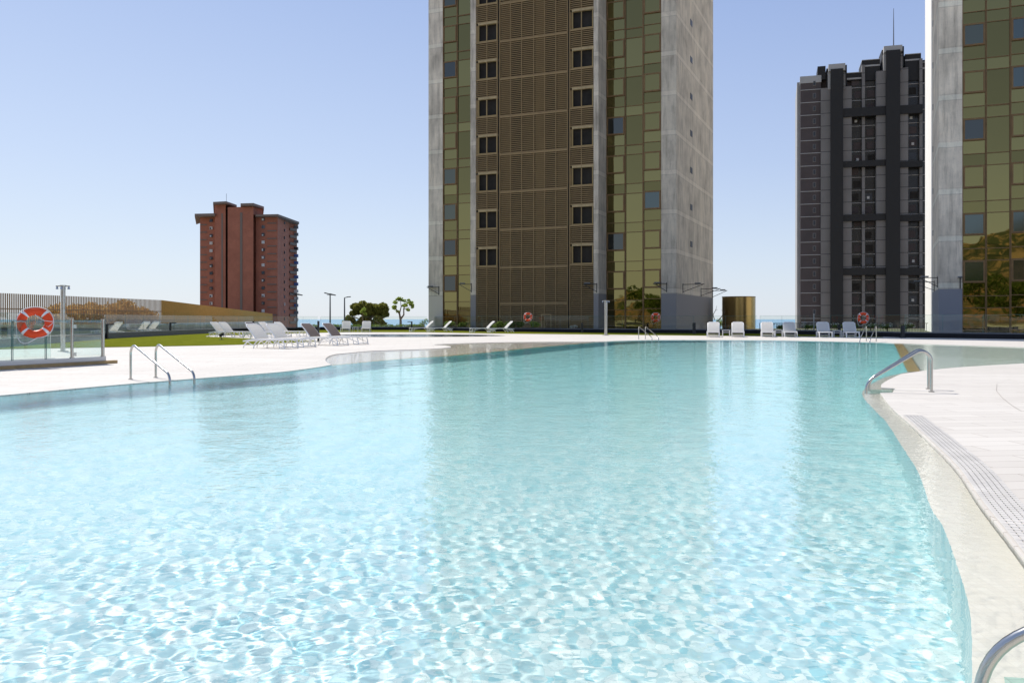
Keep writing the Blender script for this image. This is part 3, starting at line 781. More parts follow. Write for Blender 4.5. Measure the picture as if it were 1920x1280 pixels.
# roof slabs
bprism([(365,348),(403,346.5),(403,352),(368,378)], bz(403), M['roof'], 'roof', bot=bz(408))
rs = bprism([(399.5,345),(424,343),(444,354),(443,385),(401,385)], bz(383), M['roof'], 'roof', bot=bz(387))
bprism([(451,342),(475,341),(495,352),(493,385),(452,385)], bz(382,343), M['roof'], 'roof', bot=bz(386.5,343))
bprism([(452.5,345),(474,344),(492,354),(490,380),(453,380)], bz(386.5,343), M['brick2'], 'lift_housing', bot=bz(406))
bprism([(479,344),(521,342.5),(561,370),(550,402),(482,398)], bz(402.3,344), M['roof'], 'roof', bot=bz(406,344))
for p0, p1 in ((450,454.5), (458,462.5)):
    bprism([(p0,344.1),(p1,344),(p1,345),(p0,345)], bz(403), M['brickband'], 'pilaster')
bprism([(415,347),(418,346.8),(418,348),(415,348)], bz(403), M['brickband'], 'pilaster')
rr = random.Random(11)
for n in range(14):
    y = 421.5+n*14.05
    for (pa, pb, Ya, Yb, lift) in ((375.3,388,351.9,351.5,0), (501,518,346.2,345.7,0)):
        MB().prism([bl(pa, Ya-.15), bl(pb, Yb-.15), bl(pb, Yb+.3), bl(pa, Ya+.3)], bz(y+1.1), bz(y-.8)).build('string_course', M['brickband'], BT)
    for (px, Y, w) in ((396, 351, 5.5), (493.5, 346.4, 5.5), (532.5, 357.5, 4.5)):
        yy = y-10+ (0 if px < 500 else 1)
        c = MB(); x, q = bl(px, Y); hw = w*Y/FOC/2
        c.box(x-hw, x+hw, q-.25, q+.05, bz(yy+5.5), bz(yy))
        m = rr.choice([M['winwhite'], M['windark'], M['windark'], M['windark'], M['cap']])
        wo = c.build('window', m, BT)
        if rr.random() < .8:
            MB().box(x-hw*.8, x+hw*rr.uniform(-.1, .5), q-.32, q-.26, bz(yy+5), bz(yy+rr.uniform(.5, 3))).build('shutter', rr.choice([M['winwhite'], M['windark'], M['taupe'], M['winwhite']]), wo)
    c = MB(); c.prism([bl(544, 367.0), bl(556.5, 371.5), bl(556.5, 374), bl(544, 369)], bz(y+3), bz(y-2)); bo = c.build('balcony', M['brickband'], BT)
    x, q = bl(555.5, 371.5)
    MB().box(x-.9, x+.7, q-.2, q+.9, bz(y-2), bz(y-8)).build('awning', rr.choice([M['winwhite'], M['winblue'], M['windark'], M['winblue'], M['cap']]), bo)
MB().tube([(bl(424.5,352)[0], 0, bz(384)), (bl(424.5,352)[0], 0, bz(363))], .07, 5).build('antenna', M['cap'], BT)

# ---------------------------------------------------------------- perimeter glass fence
fence_px = [(-110,660),(0,650),(188,635),(319,628),(392,624.5),(480,621.5),(600,619),(800,619),(900,621.7),(1100,623.5),(1300,625),(1420,625.6),(1550,628.2),(1693,632.5),(1920,636),(2080,638.5)]
fp = [P(x, y).to_2d() for x, y in fence_px]
PF = thing('glass_fence', (fp[7].x, fp[7].y, 0), 'long frameless glass fence on a charcoal plinth round the terrace before the towers', 'fence')
O = Vector((fp[7].x, fp[7].y))
pl = MB(); cp = MB(); pc = 0
def seg_pts(a, c, step):
    n = max(1, round((c-a).length/step)); return [a.lerp(c, i/n) for i in range(n+1)]
for a, c in zip(fp[:-1], fp[1:]):
    d = (c-a).normalized(); nn = Vector((-d.y, d.x))
    if nn.y < 0: nn = -nn
    A, C = a-O, c-O
    pl.obox(((A.x+C.x)/2+nn.x*.12, (A.y+C.y)/2+nn.y*.12, .15), Vector((d.x, d.y, 0))*((c-a).length/2+.02), Vector((nn.x, nn.y, 0))*.12, (0,0,.15))
    cp.obox(((A.x+C.x)/2+nn.x*.32, (A.y+C.y)/2+nn.y*.32, .19), Vector((d.x, d.y, 0))*((c-a).length/2+.02), Vector((nn.x, nn.y, 0))*.195, (0,0,.19))
    for p, q in zip(seg_pts(a, c, 2.9)[:-1], seg_pts(a, c, 2.9)[1:]):
        p = p-O+nn*.3+d*.012; q = q-O+nn*.3-d*.012
        if pc < 99:
            g = MB(); g.add([(p.x, p.y, .38), (q.x, q.y, .38), (q.x, q.y, 1.52), (p.x, p.y, 1.52)], [(0,1,2,3)])
            go = g.build('glass_panel', M['glass'], PF)
            e = MB(); e.bar((p.x, p.y, 1.525), (q.x, q.y, 1.525), .014, .012); e.bar((p.x, p.y, .38), (p.x, p.y, 1.52), .014)
            e.build('glass_edge', M['glass_edge'], go)
            pc += 1
pl.build('plinth', M['plinth'], PF); cp.build('coping', M['cap'], PF)

# ---------------------------------------------------------------- near glass fence on the left
A0 = P(204, 681.5).to_2d(); d = (P(0, 693).to_2d()-A0).normalized(); nn = Vector((-d.y, d.x))
if nn.x < 0: nn = -nn      # points to the pool
NF = thing('glass_gate_fence', (A0.x, A0.y, 0), 'low glass fence with steel posts on a gold plank, under the large life ring', 'fence')
def nf(s, o, z): return Vector((d.x*s+nn.x*o, d.y*s+nn.y*o, z))
D3v = Vector((d.x, d.y, 0)); N3v = Vector((nn.x, nn.y, 0)); LEN = 7.0
MB().obox(nf(LEN/2-.12, 0, .045), D3v*(LEN/2+.12), N3v*.07, (0,0,.045)).build('plank', M['wood'], NF)
MB().obox(nf(LEN/2+.08, -.09, .10), D3v*(LEN/2), N3v*.075, (0,0,.10)).build('plinth', M['alu'], NF)
MB().obox(nf(LEN/2+.95, -1.0, .09), D3v*(LEN/2), N3v*.05, (0,0,.09)).build('plinth', M['alu'], NF)
def s_at(px, o=-.09):
    for i in range(0, 4000):
        s = i*.002; w = nf(s, o, 0)+Vector((A0.x, A0.y, 0))
        if 960+FOC*w.x/w.y < px: return s
    return LEN
s0 = s_at(193); s1 = s_at(135); s2 = s_at(86); s3 = s_at(23); s4 = LEN
for k, (a, c) in enumerate(((s0, s1), (s1, s2), (s2, s3), (s3, s3+(s3-s2)), (s3+(s3-s2), s4))):
    a2, c2 = a+.02, c-.02
    p, q = nf(a2, -.09, 0), nf(c2, -.09, 0)
    g = MB().obox((p+q)/2+Vector((0,0,.70)), (q-p)/2, N3v*.006, (0,0,.505)); go = g.build('glass_panel', M['fglass'], NF)
    e = MB(); 
    for w_ in (p, q): e.bar(w_+Vector((0,0,.2)), w_+Vector((0,0,1.205)), .014)
    e.bar(p+Vector((0,0,1.21)), q+Vector((0,0,1.21)), .014)
    e.build('glass_edge', M['glass_edge'], go)
for s_, r_ in ((s0, .045), (s1, .04)):
    b = MB(); w_ = nf(s_, -.09, 0); b.cyl(w_.x, w_.y, .19, 1.22, r_, 16); b.cyl(w_.x, w_.y, 1.22, 1.25, r_*1.25, 16); b.cyl(w_.x, w_.y, .19, .22, r_*1.6, 16)
    po = b.build('post', M['steel'], NF, smooth=True)
    if s_ == s1:
        h = MB()
        for z in (.30, 1.05): h.obox(w_+D3v*-.07+Vector((0,0,z)), D3v*.05, N3v*.03, (0,0,.05))
        h.build('hinge', M['steel'], po)
# back run of the same fence
g = MB().obox(nf(LEN/2+.95, -1.0, .65), D3v*(LEN/2-.1), N3v*.006, (0,0,.46)); g.build('glass_panel', M['fglass'], NF)

# ---------------------------------------------------------------- life rings
def make_ring(loc, label, rz, tilt, R0=.315, r0=.105):
    t = thing('life_ring', loc, label, 'life ring', 'life rings on the fences', rz)
    def torus(mb, a0, a1, rr, n, e=0):
        pts = [(R0*math.cos(a0+(a1-a0)*k/n), 0, R0*math.sin(a0+(a1-a0)*k/n)) for k in range(n+1)]
        m = 14; vs = []; fs = []
        for k in range(n+1):
            a = a0+(a1-a0)*k/n; ca, sa = math.cos(a), math.sin(a)
            for j in range(m):
                f = 2*math.pi*j/m; rad = R0+rr*math.cos(f)*1.0; y = rr*math.sin(f)*.62
                vs.append((rad*ca, y, rad*sa))
        fs = [(k*m+j, k*m+(j+1) % m, (k+1)*m+(j+1) % m, (k+1)*m+j) for k in range(n) for j in range(m)]
        mb.add(vs, fs)
    def put(mb, name, mat):
        mt = Matrix.Rotation(tilt, 4, 'X'); mb.v = [tuple(mt @ Vector(v)) for v in mb.v]
        return mb.build(name, mat, t, smooth=True)
    b = MB(); torus(b, 0, 2*math.pi, r0, 48); put(b, 'float_ring', M['red'])
    for k in range(4):
        a = math.pi/4+k*math.pi/2+.02; b = MB(); torus(b, a-.09, a+.09, r0*1.035, 4); put(b, 'band', M['white'])
    # grab line round the rim, sagging at lower left
    b = MB(); Ro = R0+r0+.012; pts = []
    for k in range(61):
        a = 2*math.pi*k/60; rr = Ro+.012*math.cos(4*(a-math.pi/4))
        x, z = rr*math.cos(a), rr*math.sin(a)
        if math.pi*1.02 < a < math.pi*1.52:
            u = (a-math.pi*1.02)/(math.pi*.5); sag = math.sin(u*math.pi); x += -.02*sag; z -= .20*sag
        pts.append((x, -.03, z))
    b.tube(pts[:-1], .011, 6, True)
    b.tube([(.0,-.05,R0-r0+.0), (.03,-.06,R0-r0-.06), (R0-r0,-.07,.03), (R0+.05,-.09,0), (R0+r0,-.05,.02)], .009, 6)
    b.tube([(-Ro,-.04,.0), (-R0,-.09,.01), (-R0+r0,-.03,0)], .008, 6)
    b.tube([(R0+r0,-.03,.0), (R0-.02,-.08,-.14), (R0-r0,-.02,-.06)], .008, 6)
    put(b, 'rope', M['rope']); 
    return t
rw = Vector((A0.x, A0.y, 0))+nf((s2+s3)/2-.1, 0.06, 0)
Yr = rw.y; make_ring((AT(66, Yr), Yr, ZAT(605, Yr)), 'large red life ring with four white bands hanging on the near left glass fence', R(-28)*-1, R(-20))
for px, py, Y, lab in ((990,594,82.5,'red life ring on the glass fence before the bronze louvres of the central tower'), (1229.5,595,78,'red life ring on the glass fence where gold glass meets the grey tower base'), (1618.5,596,63,'red life ring on the glass fence in front of the dark high-rise')):
    make_ring((AT(px, Y), Y, ZAT(py, Y)), lab, 0, 0)
    
# ---------------------------------------------------------------- handrails
def arc(c, u, v, r, a0, a1, n=7):
    return [c+r*(math.cos(a0+(a1-a0)*k/n)*u+math.sin(a0+(a1-a0)*k/n)*v) for k in range(n+1)]
def handrail(deck, water, h, label, r=.024, group=None, lowz=.16):
    deck, water = Vector((deck[0], deck[1], 0)), Vector((water[0], water[1], 0))
    L = (water-deck).length; u = (water-deck).normalized(); Zv = Vector((0,0,1))
    r1 = min(.17, L*.2)
    pts = [Vector((0,0,-.02)), Zv*(h-r1*1.3)]
    # top bend
    sl = math.atan2(h-r1*.2-lowz, L-r1)           # slope of the falling run
    c = u*r1+Zv*(h-r1)
    pts += arc(c, -u, Zv, r1, 0, math.pi/2+sl, 9)
    knee = u*L+Zv*(lowz+.02); e0 = knee+(-u*math.cos(sl)+Zv*math.sin(sl))*.16; e1 = knee-Zv*.16
    for k in range(9):
        q = k/8; pts.append(e0*(1-q)**2+knee*2*q*(1-q)+e1*q*q)
    pts.append(u*L+Zv*(-.45))
    t = thing('pool_handrail', deck, label, 'handrail', group or 'steel handrails at the pool edge')
    MB().tube(pts, r, 12).build('rail', M['steel'], t, smooth=True)
    MB().cyl(0, 0, 0, .018, r*2.0, 18).build('flange', M['steel'], t, smooth=True)
    return t
handrail(P(245,711.3), P(318.5,719.5), .70, 'bent steel handrail at the left pool edge, the one nearer the glass fence')
handrail(P(292,708), P(364.5,716), .70, 'bent steel handrail at the left pool edge, right of its twin')
handrail(P(1746.5,735), P(1624,735), .70, 'bent steel handrail on the right deck, nearer of the overlapping pair')
handrail(P(1741,729.5), P(1629,730), .70, 'bent steel handrail on the right deck, farther of the overlapping pair')
handrail(P(1197.5,635.6), P(1222.5,638.8), .78, 'thin handrail at the far pool edge below the middle tower corner, left one')
handrail(P(1210,635.4), P(1235,638.2), .78, 'thin handrail at the far pool edge below the middle tower corner, right one')
handrail(P(1624.5,639.5), P(1612,643.5), .86, 'end-on steel handrail right of the last lounger, left of the pair')
handrail(P(1643,640), P(1631,644.2), .86, 'end-on steel handrail right of the last lounger, right of the pair')
handrail((2.145,2.34), (1.453,2.72), .62, 'steel handrail in the bottom right corner, the fully bent one', r=.019, lowz=.20)
handrail((1.845,1.80), (1.15,2.18), .62, 'steel handrail cut off by the bottom right picture corner, mostly out of view', r=.019, lowz=.20)

# ---------------------------------------------------------------- sun loungers
def make_lounger():
    t = thing('sun_lounger', (0,0,0), 'x', 'sun lounger', 'white sun loungers')
    hw = .40
    b = MB()                                       # frame: side rails
    for s_ in (-1, 1):
        b.bar((-.55, s_*hw, .38), (1.22, s_*hw, .38), .05, .055)
        b.bar((-.55, s_*hw, .38), (-1.12, s_*hw, .30), .045, .05)
    b.bar((1.22, -hw, .38), (1.22, hw, .38), .05, .055); b.bar((-1.12, -hw, .30), (-1.12, hw, .30), .045)
    b.bar((-.55, -hw, .36), (-.55, hw, .36), .045); b.bar((.35, -hw, .35), (.35, hw, .35), .04)
    b.build('frame', M['white'], t)
    b = MB(); n = 10
    vs = []; 
    for k in range(n+1):
        x = -.42+1.62*k/n; z = .415-.02*math.sin(k/n*math.pi)
        vs += [(x, -hw+.03, z), (x, hw-.03, z), (x, -hw+.03, z-.025), (x, hw-.03, z-.025)]
    fs = [(4*k, 4*k+4, 4*k+5, 4*k+1) for k in range(n)]+[(4*k+2, 4*k+3, 4*k+7, 4*k+6) for k in range(n)]+[(4*k, 4*k+2, 4*k+6, 4*k+4) for k in range(n)]+[(4*k+1, 4*k+5, 4*k+7, 4*k+3) for k in range(n)]+[(0,1,3,2), (4*n, 4*n+2, 4*n+3, 4*n+1)]
    b.add(vs, fs); b.build('seat', M['sling'], t)
    # backrest, gently bowed, with rounded top corners
    b = MB(); prof = []
    for k in range(9):
        u = k/8; prof.append((-.42-.60*u, .42+.60*u+.03*math.sin(u*math.pi)))
    vs = []; 
    for k, (x, z) in enumerate(prof):
        w = hw-.02-(.10*max(0, (k-6)/2)**2 if k > 6 else 0)
        vs += [(x+.018, -w, z+.018), (x+.018, w, z+.018), (x-.018, -w, z-.018), (x-.018, w, z-.018)]
    n = 8; fs = [tuple(reversed(f)) for f in [(4*k, 4*k+4, 4*k+5, 4*k+1) for k in range(n)]+[(4*k+2, 4*k+3, 4*k+7, 4*k+6) for k in range(n)]+[(4*k, 4*k+2, 4*k+6, 4*k+4) for k in range(n)]+[(4*k+1, 4*k+5, 4*k+7, 4*k+3) for k in range(n)]+[(0,1,3,2), (4*n, 4*n+2, 4*n+3, 4*n+1)]]
    b.add(vs, fs); b.build('backrest', M['sling'], t)
    b = MB(); pts = [(x, -(hw-.01), z) for x, z in prof[:8]]+[(prof[8][0], -(hw-.10), prof[8][1]+.01), (prof[8][0], hw-.10, prof[8][1]+.01)]+[(x, hw-.01, z) for x, z in prof[7::-1]]
    b.tube(pts, .026, 8); b.build('back_frame', M['white'], t, smooth=True)
    for s_ in (-1, 1):
        b = MB(); b.tube([(1.14, s_*hw, .37), (1.20, s_*hw, .2), (1.24, s_*hw, .0)], [.028, .024, .02], 8); b.tube([(.55, s_*hw, .34), (.95, s_*hw, .20), (1.20, s_*hw, .10)], .018, 6)
        b.tube([(1.24, s_*hw, .03), (.95, s_*(hw-.0), .03), (.88, s_*hw, .35)], .018, 6)
        b.build('leg', M['white'], t, smooth=True)
        b = MB(); b.tube([(-.50, s_*hw, .37), (-.85, s_*hw, .30), (-1.05, s_*hw, .14), (-1.12, s_*hw, .0)], [.035, .034, .028, .022], 8)
        b.tube([(-.25, s_*hw, .36), (-.45, s_*hw, .20), (-.52, s_*hw, .0)], [.032, .026, .022], 8)
        b.tube([(-.52, s_*hw, .10), (-.75, s_*hw, .22), (-.9, s_*hw, .28)], .018, 6)
        b.build('leg', M['white'], t, smooth=True)
    b = MB(); b.tube([(1.22, -hw, .06), (1.22, hw, .06)], .016, 6); b.tube([(-1.08, -hw, .12), (-1.08, hw, .12)], .018, 6); b.tube([(-.5, -hw, .16), (-.5, hw, .16)], .016, 6)
    b.build('crossbar', M['white'], t)
    return t
L0 = make_lounger(); first = [True]
def lounger(px, py, rz, label, taupe=False, Y=None, sc_=1.0):
    o = L0 if first[0] else copy_tree(L0); first[0] = False
    p = P(px, py) if Y is None else Vector((AT(px, Y), Y, 0))
    o.location = (p.x, p.y, LZ if Y is None and False else 0); o.rotation_euler.z = R(rz); o['label'] = label
    if taupe:
        for ch in bpy.data.objects:
            if ch.parent == o and ch.name.startswith('backrest'):
                ch.data = ch.data.copy(); ch.data.materials[0] = M['taupe']; ch['label'] = 'taupe mesh backrest'
    return o
lounger(505, 652.6, -28, 'nearest white lounger of the left group, head end at the lawn')
lounger(541, 650.2, -28, 'white lounger of the left group overlapping the nearest one, second from front')
lounger(604, 647.0, -26, 'white lounger with taupe back just left of the black bollard', True)
lounger(643, 645.0, -26, 'white lounger with taupe back just right of the black bollard', True)
lounger(422, 631.6, -24, 'white lounger on the pale patch beyond the lawn, farthest left')
lounger(438, 631.9, -24, 'white lounger on the pale patch beyond the lawn, beside the leftmost one')
lounger(489, 634.5, -26, 'lounger with dark taupe back behind the nearest white lounger', True)
lounger(513, 631.3, -22, 'white lounger in the back row, middle one before the end of the gold fence')
lounger(542, 631.0, -22, 'white lounger at the right end of the back row, before the brick high-rise')
lounger(648.5, 622.3, -84, 'white lounger facing us in front of the pine, left of the small table')
lounger(686.5, 622.3, -84, 'white lounger facing us in front of the pine, right of the small table')
lounger(792, 622.0, 200, 'white lounger beyond the wading pool, left one at the foot of the central tower')
lounger(826, 622.2, 200, 'white lounger beyond the wading pool, at the grey base of the central tower')
lounger(906, 623.0, 198, 'white lounger below the bronze louvres, left one of its pair')
lounger(940, 623.3, 198, 'white lounger below the bronze louvres, right one of its pair')
for px, py, lab in ((1337.5,631.6,'white lounger, leftmost of the six at the far pool edge, near bare branches'), (1383.5,631.7,'white lounger at the far pool edge in front of the brass drum'),
        (1439,631.7,'white lounger at the far pool edge, third of six, before the sea view'), (1481,631.8,'white lounger at the far pool edge, fourth of six, beside the dark high-rise corner'),
        (1545,632.4,'white lounger at the far pool edge, fifth of six, before the dark high-rise'), (1595,632.6,'white lounger at the far pool edge, last of six, beside the handrails')):
    lounger(px, py, -104, lab)
for Y, px, rz, lab in ((63, 203, 160, 'white lounger behind the perimeter glass, leftmost near the slatted fence'), (72, 258, 158, 'white lounger behind the glass fence, left of two near the slatted corner'), (74, 277, 158, 'white lounger behind the glass fence, right of two near the slatted corner')):
    lounger(px, 0, rz, lab, False, Y)

# side tables
def side_table(px, py, label):
    p = P(px, py); t = thing('side_table', (p.x, p.y, 0), label, 'side table', 'small white tables between loungers', R(-10))
    MB().box(-.27, .27, -.24, .24, .44, .47).build('table_top', M['white'], t)
    b = MB(); b.box(-.25, .25, -.22, -.19, .30, .33); b.box(-.25, .25, .19, .22, .30, .33); b.build('rail', M['white'], t)
    for sx in (-1, 1):
        for sy in (-1, 1): MB().bar((sx*.24, sy*.21, 0), (sx*.24, sy*.21, .44), .04).build('leg', M['white'], t)
side_table(667, 622.2, 'small white side table between the two loungers in front of the pine')
side_table(1361.5, 631.2, 'small white side table between the first two loungers of the far row')
side_table(1460, 631.4, 'small white side table between the third and fourth lounger of the far row')
side_table(1569.5, 632.0, 'small white side table between the last two loungers of the far row')

# ---------------------------------------------------------------- bollard lights
def bollard(px, py, top, arm, label, w=.13):
    p = P(px, py); h = ZAT(top, p.y)
    t = thing('bollard_light', (p.x, p.y, 0), label, 'bollard light', 'black bollard lights')
    MB().box(-w/2, w/2, -w/2, w/2, .02, h).build('post', M['black'], t)
    MB().box(-w*.9, w*.9, -w*.9, w*.9, 0, .02).build('base_plate', M['black'], t)
    x0, x1 = (w/2, w/2+.38) if arm > 0 else (-w/2-.38, -w/2)
    if arm: MB().box(x0, x1, -w/2, w/2, h-.07, h).build('lamp_head', M['black'], t)
bollard(9, 648.5, 612, 1, 'black bollard light behind the near glass fence at the left picture edge', .2)
bollard(200.5, 635.5, 607, 1, 'black bollard light at the right end of the near glass fence')
bollard(319.5, 628.5, 604.5, 1, 'black bollard light at the back of the lawn')
bollard(475, 622.5, 602.3, 0, 'black bollard light peeping out between the back row loungers', .15)
bollard(597, 641.2, 601.5, 0, 'black bollard between the two taupe-backed loungers', .10)
bollard(772, 619.8, 602.5, -1, 'black bollard light left of the loungers at the tower foot', .15)
bollard(1091.5, 624.3, 605, 0, 'black bollard light before the right end of the bronze louvres', .19)
bollard(1301.5, 626, 605, 0, 'black bollard light left of the first lounger in the far row', .22)
bollard(1573, 628, 608, 0, 'black bollard light behind the fifth lounger of the far row', .18)
bollard(1692.5, 633.2, 610, 0, 'black bollard light right of the far handrails', .19)
p = P(415, 637); t = thing('ground_spotlight', (p.x, p.y, 0), 'small black spotlight standing on the lawn before the back loungers', 'spotlight')
MB().cyl(0, 0, 0, .04, .14, 14).build('base', M['black'], t); MB().tube([(0,0,.04), (0,0,.22)], .02, 8).build('stem', M['black'], t); MB().obox((.02,0,.3), (.12,0,.06), (0,.1,0), (-.03,0,.07)).build('lamp_head', M['black'], t)

# ---------------------------------------------------------------- showers
def shower(px, py, top, r, label):
    p = P(px, py); h = ZAT(top, p.y)
    t = thing('shower_column', (p.x, p.y, 0), label, 'shower', 'steel shower columns', R(12))
    MB().cyl(0, 0, 0, h-.06, r, 28).build('column', M['steel'], t, smooth=True)
    MB().cyl(0, 0, 0, .03, r*2.2, 28).build('base_plate', M['steel'], t, smooth=True)
    MB().cyl(0, 0, h-.06, h, r*1.35, 24).build('cap', M['steel'], t, smooth=True)
    for k in range(4):
        a = k*math.pi/2; b = MB(); d_ = Vector((math.cos(a), math.sin(a), 0)); b.bar(d_*r+Vector((0,0,h-.04)), d_*(r+.16)+Vector((0,0,h-.04)), .04)
        b.tube([d_*(r+.12)+Vector((0,0,h-.05)), d_*(r+.12)+Vector((0,0,h-.16))], [.03, .05], 10); b.build('shower_head', M['steel'], t)
    b = MB(); b.tube([(0,-r,1.1), (0,-r-.07,1.1)], .03, 10); b.build('valve', M['steel'], t)
shower(118, 659, 534.5, .088, 'tall steel shower column behind the near glass fence')
shower(1136, 628.8, 563, .125, 'tall pale steel shower column by the far pool edge before the central tower')

# ---------------------------------------------------------------- street lamps behind the fence
def lamp(px, top, Y, label, arms):
    h = ZAT(top, Y); t = thing('street_lamp', (AT(px, Y), Y, 0), label, 'street lamp', 'lamp posts beyond the glass fence')
    MB().tube([(0,0,0), (0,0,h)], [.11, .075], 12).build('pole', plain('blue_grey_pole', (.07,.085,.10), .5), t, smooth=True)
    if arms == 2:
        for s_ in (-1, 1):
            MB().obox((s_*.33, -.05, h+.06*s_*-1+.12), (.38,0,-.10*1), (0,.28,.02), (.01,0,.04)).build('lamp_head', M['plinth'], t)
        MB().bar((-.4,0,h), (.4,0,h), .06).build('arm', M['plinth'], t)
    else:
        MB().bar((0,0,h), (.55,0,h+.1), .09).build('arm', M['plinth'], t); MB().obox((.55,0,h+.1), (.25,0,.02), (0,.14,0), (0,0,.05)).build('lamp_head', M['plinth'], t)
lamp(556.5, 553, 112, 'double-headed lamp post against the right edge of the brick high-rise', 2)
lamp(619, 553, 112, 'double-headed lamp post standing alone before the sea', 2)
lamp(646, 558, 114, 'single-arm lamp post beside the pine', 1)

# ---------------------------------------------------------------- slatted screen on the left, hedge and terrace wall
SFt = thing('slatted_fence', (AT(303, 87), 87, 0), 'tall bronze slatted fence behind the lawn, left of the brick high-rise', 'fence')
O2 = Vector((AT(303, 87), 87))
def slatrun(p0, p1, pitch, w, dep, mat, name, h=3.13):
    d = (p1-p0); L = d.length; d.normalize(); n = int(L/pitch); b = MB(); nn = Vector((-d.y, d.x))
    for i in range(n):
        c = p0+d*(i*pitch)-O2
        b.obox((c.x, c.y, .55+(h-.55)/2), Vector((d.x, d.y, 0))*w/2, Vector((nn.x, nn.y, 0))*dep/2, (0,0,(h-.55)/2))
    for z in (.8, 2.0): b.obox((((p0+p1)/2-O2).x+nn.x*dep*.9, ((p0+p1)/2-O2).y+nn.y*dep*.9, z), Vector((d.x, d.y, 0))*L/2, Vector((nn.x, nn.y, 0))*.03, (0,0,.04))
    b.build(name, mat, SFt)
c0 = Vector((AT(303, 87), 87)); cL = Vector((AT(-60, 60), 60)); cR = Vector((AT(511, 320), 320))
slatrun(c0, cL, .24, .14, .02, M['slat'], 'slat_screen')
slatrun(c0, cR, .24, .15, .08, M['slatgold'], 'slat_screen')
b = MB()
for a, c in ((c0, cL), (c0, cR)):
    a, c = a-O2, c-O2; b.bar((a.x, a.y, .3), (c.x, c.y, .3), .3, .62)
b.build('base_wall', M['stone'], SFt)
SW = MB()
pts = [Vector((AT(-60, 57), 57)), Vector((AT(188, 66), 66)), Vector((AT(300, 82), 82)), Vector((AT(420, 112), 112)), Vector((AT(500, 150), 150))]
for a, c in zip(pts[:-1], pts[1:]): SW.bar((a.x, a.y, .42), (c.x, c.y, .42), .3, .84)
SW.build('terrace_wall', M['stone'], label='low pale terrace wall seen through the glass below the slatted fence', cat='wall')

# ---------------------------------------------------------------- vegetation
def leaves(mb, c, rad, n, size, rnd, flat=1.0):
    c = Vector(c)
    for i in range(n):
        while True:
            q = Vector((rnd.uniform(-1,1), rnd.uniform(-1,1), rnd.uniform(-1,1)))
            if q.length < 1: break
        if rnd.random() < .6 and q.length > .01: q = q.normalized()*rnd.uniform(.75, 1.02)
        p = c+Vector((q.x*rad[0], q.y*rad[1], q.z*rad[2]))
        a = Vector((rnd.gauss(0,1), rnd.gauss(0,1), rnd.gauss(0,1)*flat)).normalized(); bb = a.orthogonal().normalized()
        bb = (Matrix.Rotation(rnd.random()*6.28, 3, a) @ bb); cc = a.cross(bb)
        s1, s2 = size*rnd.uniform(.6, 1.3), size*rnd.uniform(.35, .7)
        mb.add([p-bb*s1, p-cc*s2, p+bb*s1, p+cc*s2], [(0,1,2,3)])
def tree(px, Y, clumps, mat, label, trunk, size, dens, seed, cat='tree', name='tree', group=None, fill=1.0):
    """clumps: (px, py, rx_px, rz_px)"""
    rnd = random.Random(seed); x0 = AT(px, Y); t = thing(name, (x0, Y, 0), label, cat, group)
    m = MB()
    for (cx, cy, rx, rz) in clumps:
        s = Y/FOC; c = (AT(cx, Y)-x0, rnd.uniform(-1, 1)*rx*s*.5, ZAT(cy, Y)); R_ = (rx*s, rx*s*.85, rz*s)
        k = max(5, int(R_[0]*R_[2]*9))
        for _ in range(k):
            a = rnd.random()*6.28; rr = rnd.random()**.5; zz = rnd.uniform(-.8, .9)
            q = (c[0]+R_[0]*.8*rr*math.cos(a), c[1]+R_[1]*.8*rr*math.sin(a), c[2]+R_[2]*zz*.75)
            f = rnd.uniform(.28, .45)*fill
            leaves(m, q, (R_[0]*f, R_[1]*f, R_[2]*f*1.1), int(dens*R_[0]*R_[2]*4/k)+8, size, rnd)
    m.build('crown', mat, t)
    b = MB()
    for pts, rs in trunk:
        b.tube([(AT(a, Y)-x0, (i % 2)*.1, ZAT(c, Y)) for i, (a, c) in enumerate(pts)], rs, 8)
    b.build('trunk', M['bark'], t, smooth=True)
    return t
tree(692, 122, [(672,577,15,11),(690,574,18,12),(708,582,17,12),(722,585,11,10),(664,584,10,9),(655,598,10,9),(685,590,18,10),(712,594,16,9),(700,603,22,8),(672,603,14,8),(648,606,6,5)], M['leaf_pine'],
     'broad dark umbrella pine beyond the glass fence, left of the forked tree', [([(690,618),(690,604),(684,592),(676,582)], [.28,.22,.16,.08]), ([(690,604),(700,590),(712,580)], [.2,.14,.07]), ([(690,606),(664,594)], [.14,.06])], .17, 620, 3, fill=1.25)
tree(679, 118, [(679,583,9,6),(684,588,6,4)], M['leaf_green'], 'small bright green tree growing in front of the dark pine', [([(679,616),(680,600),(680,586)], [.1,.07,.04])], .12, 150, 8)
tree(750, 117, [(741,568,7,4),(752,561,8,4),(765,565,9,5),(772,574,6,5),(758,572,9,4),(737,577,6,4),(768,582,7,4),(745,560,5,3),(746,584,3,2)], M['leaf_green'],
     'small forked tree with thin light green crown left of the central tower', [([(751,616),(751,600),(749,588),(741,578),(737,572)], [.19,.15,.12,.08,.04]), ([(751,598),(757,590),(757,578),(765,568)], [.14,.10,.08,.04]), ([(749,588),(752,575),(751,564)], [.09,.06,.03]), ([(757,580),(768,576)], [.06,.03])], .14, 230, 5, fill=1.15)
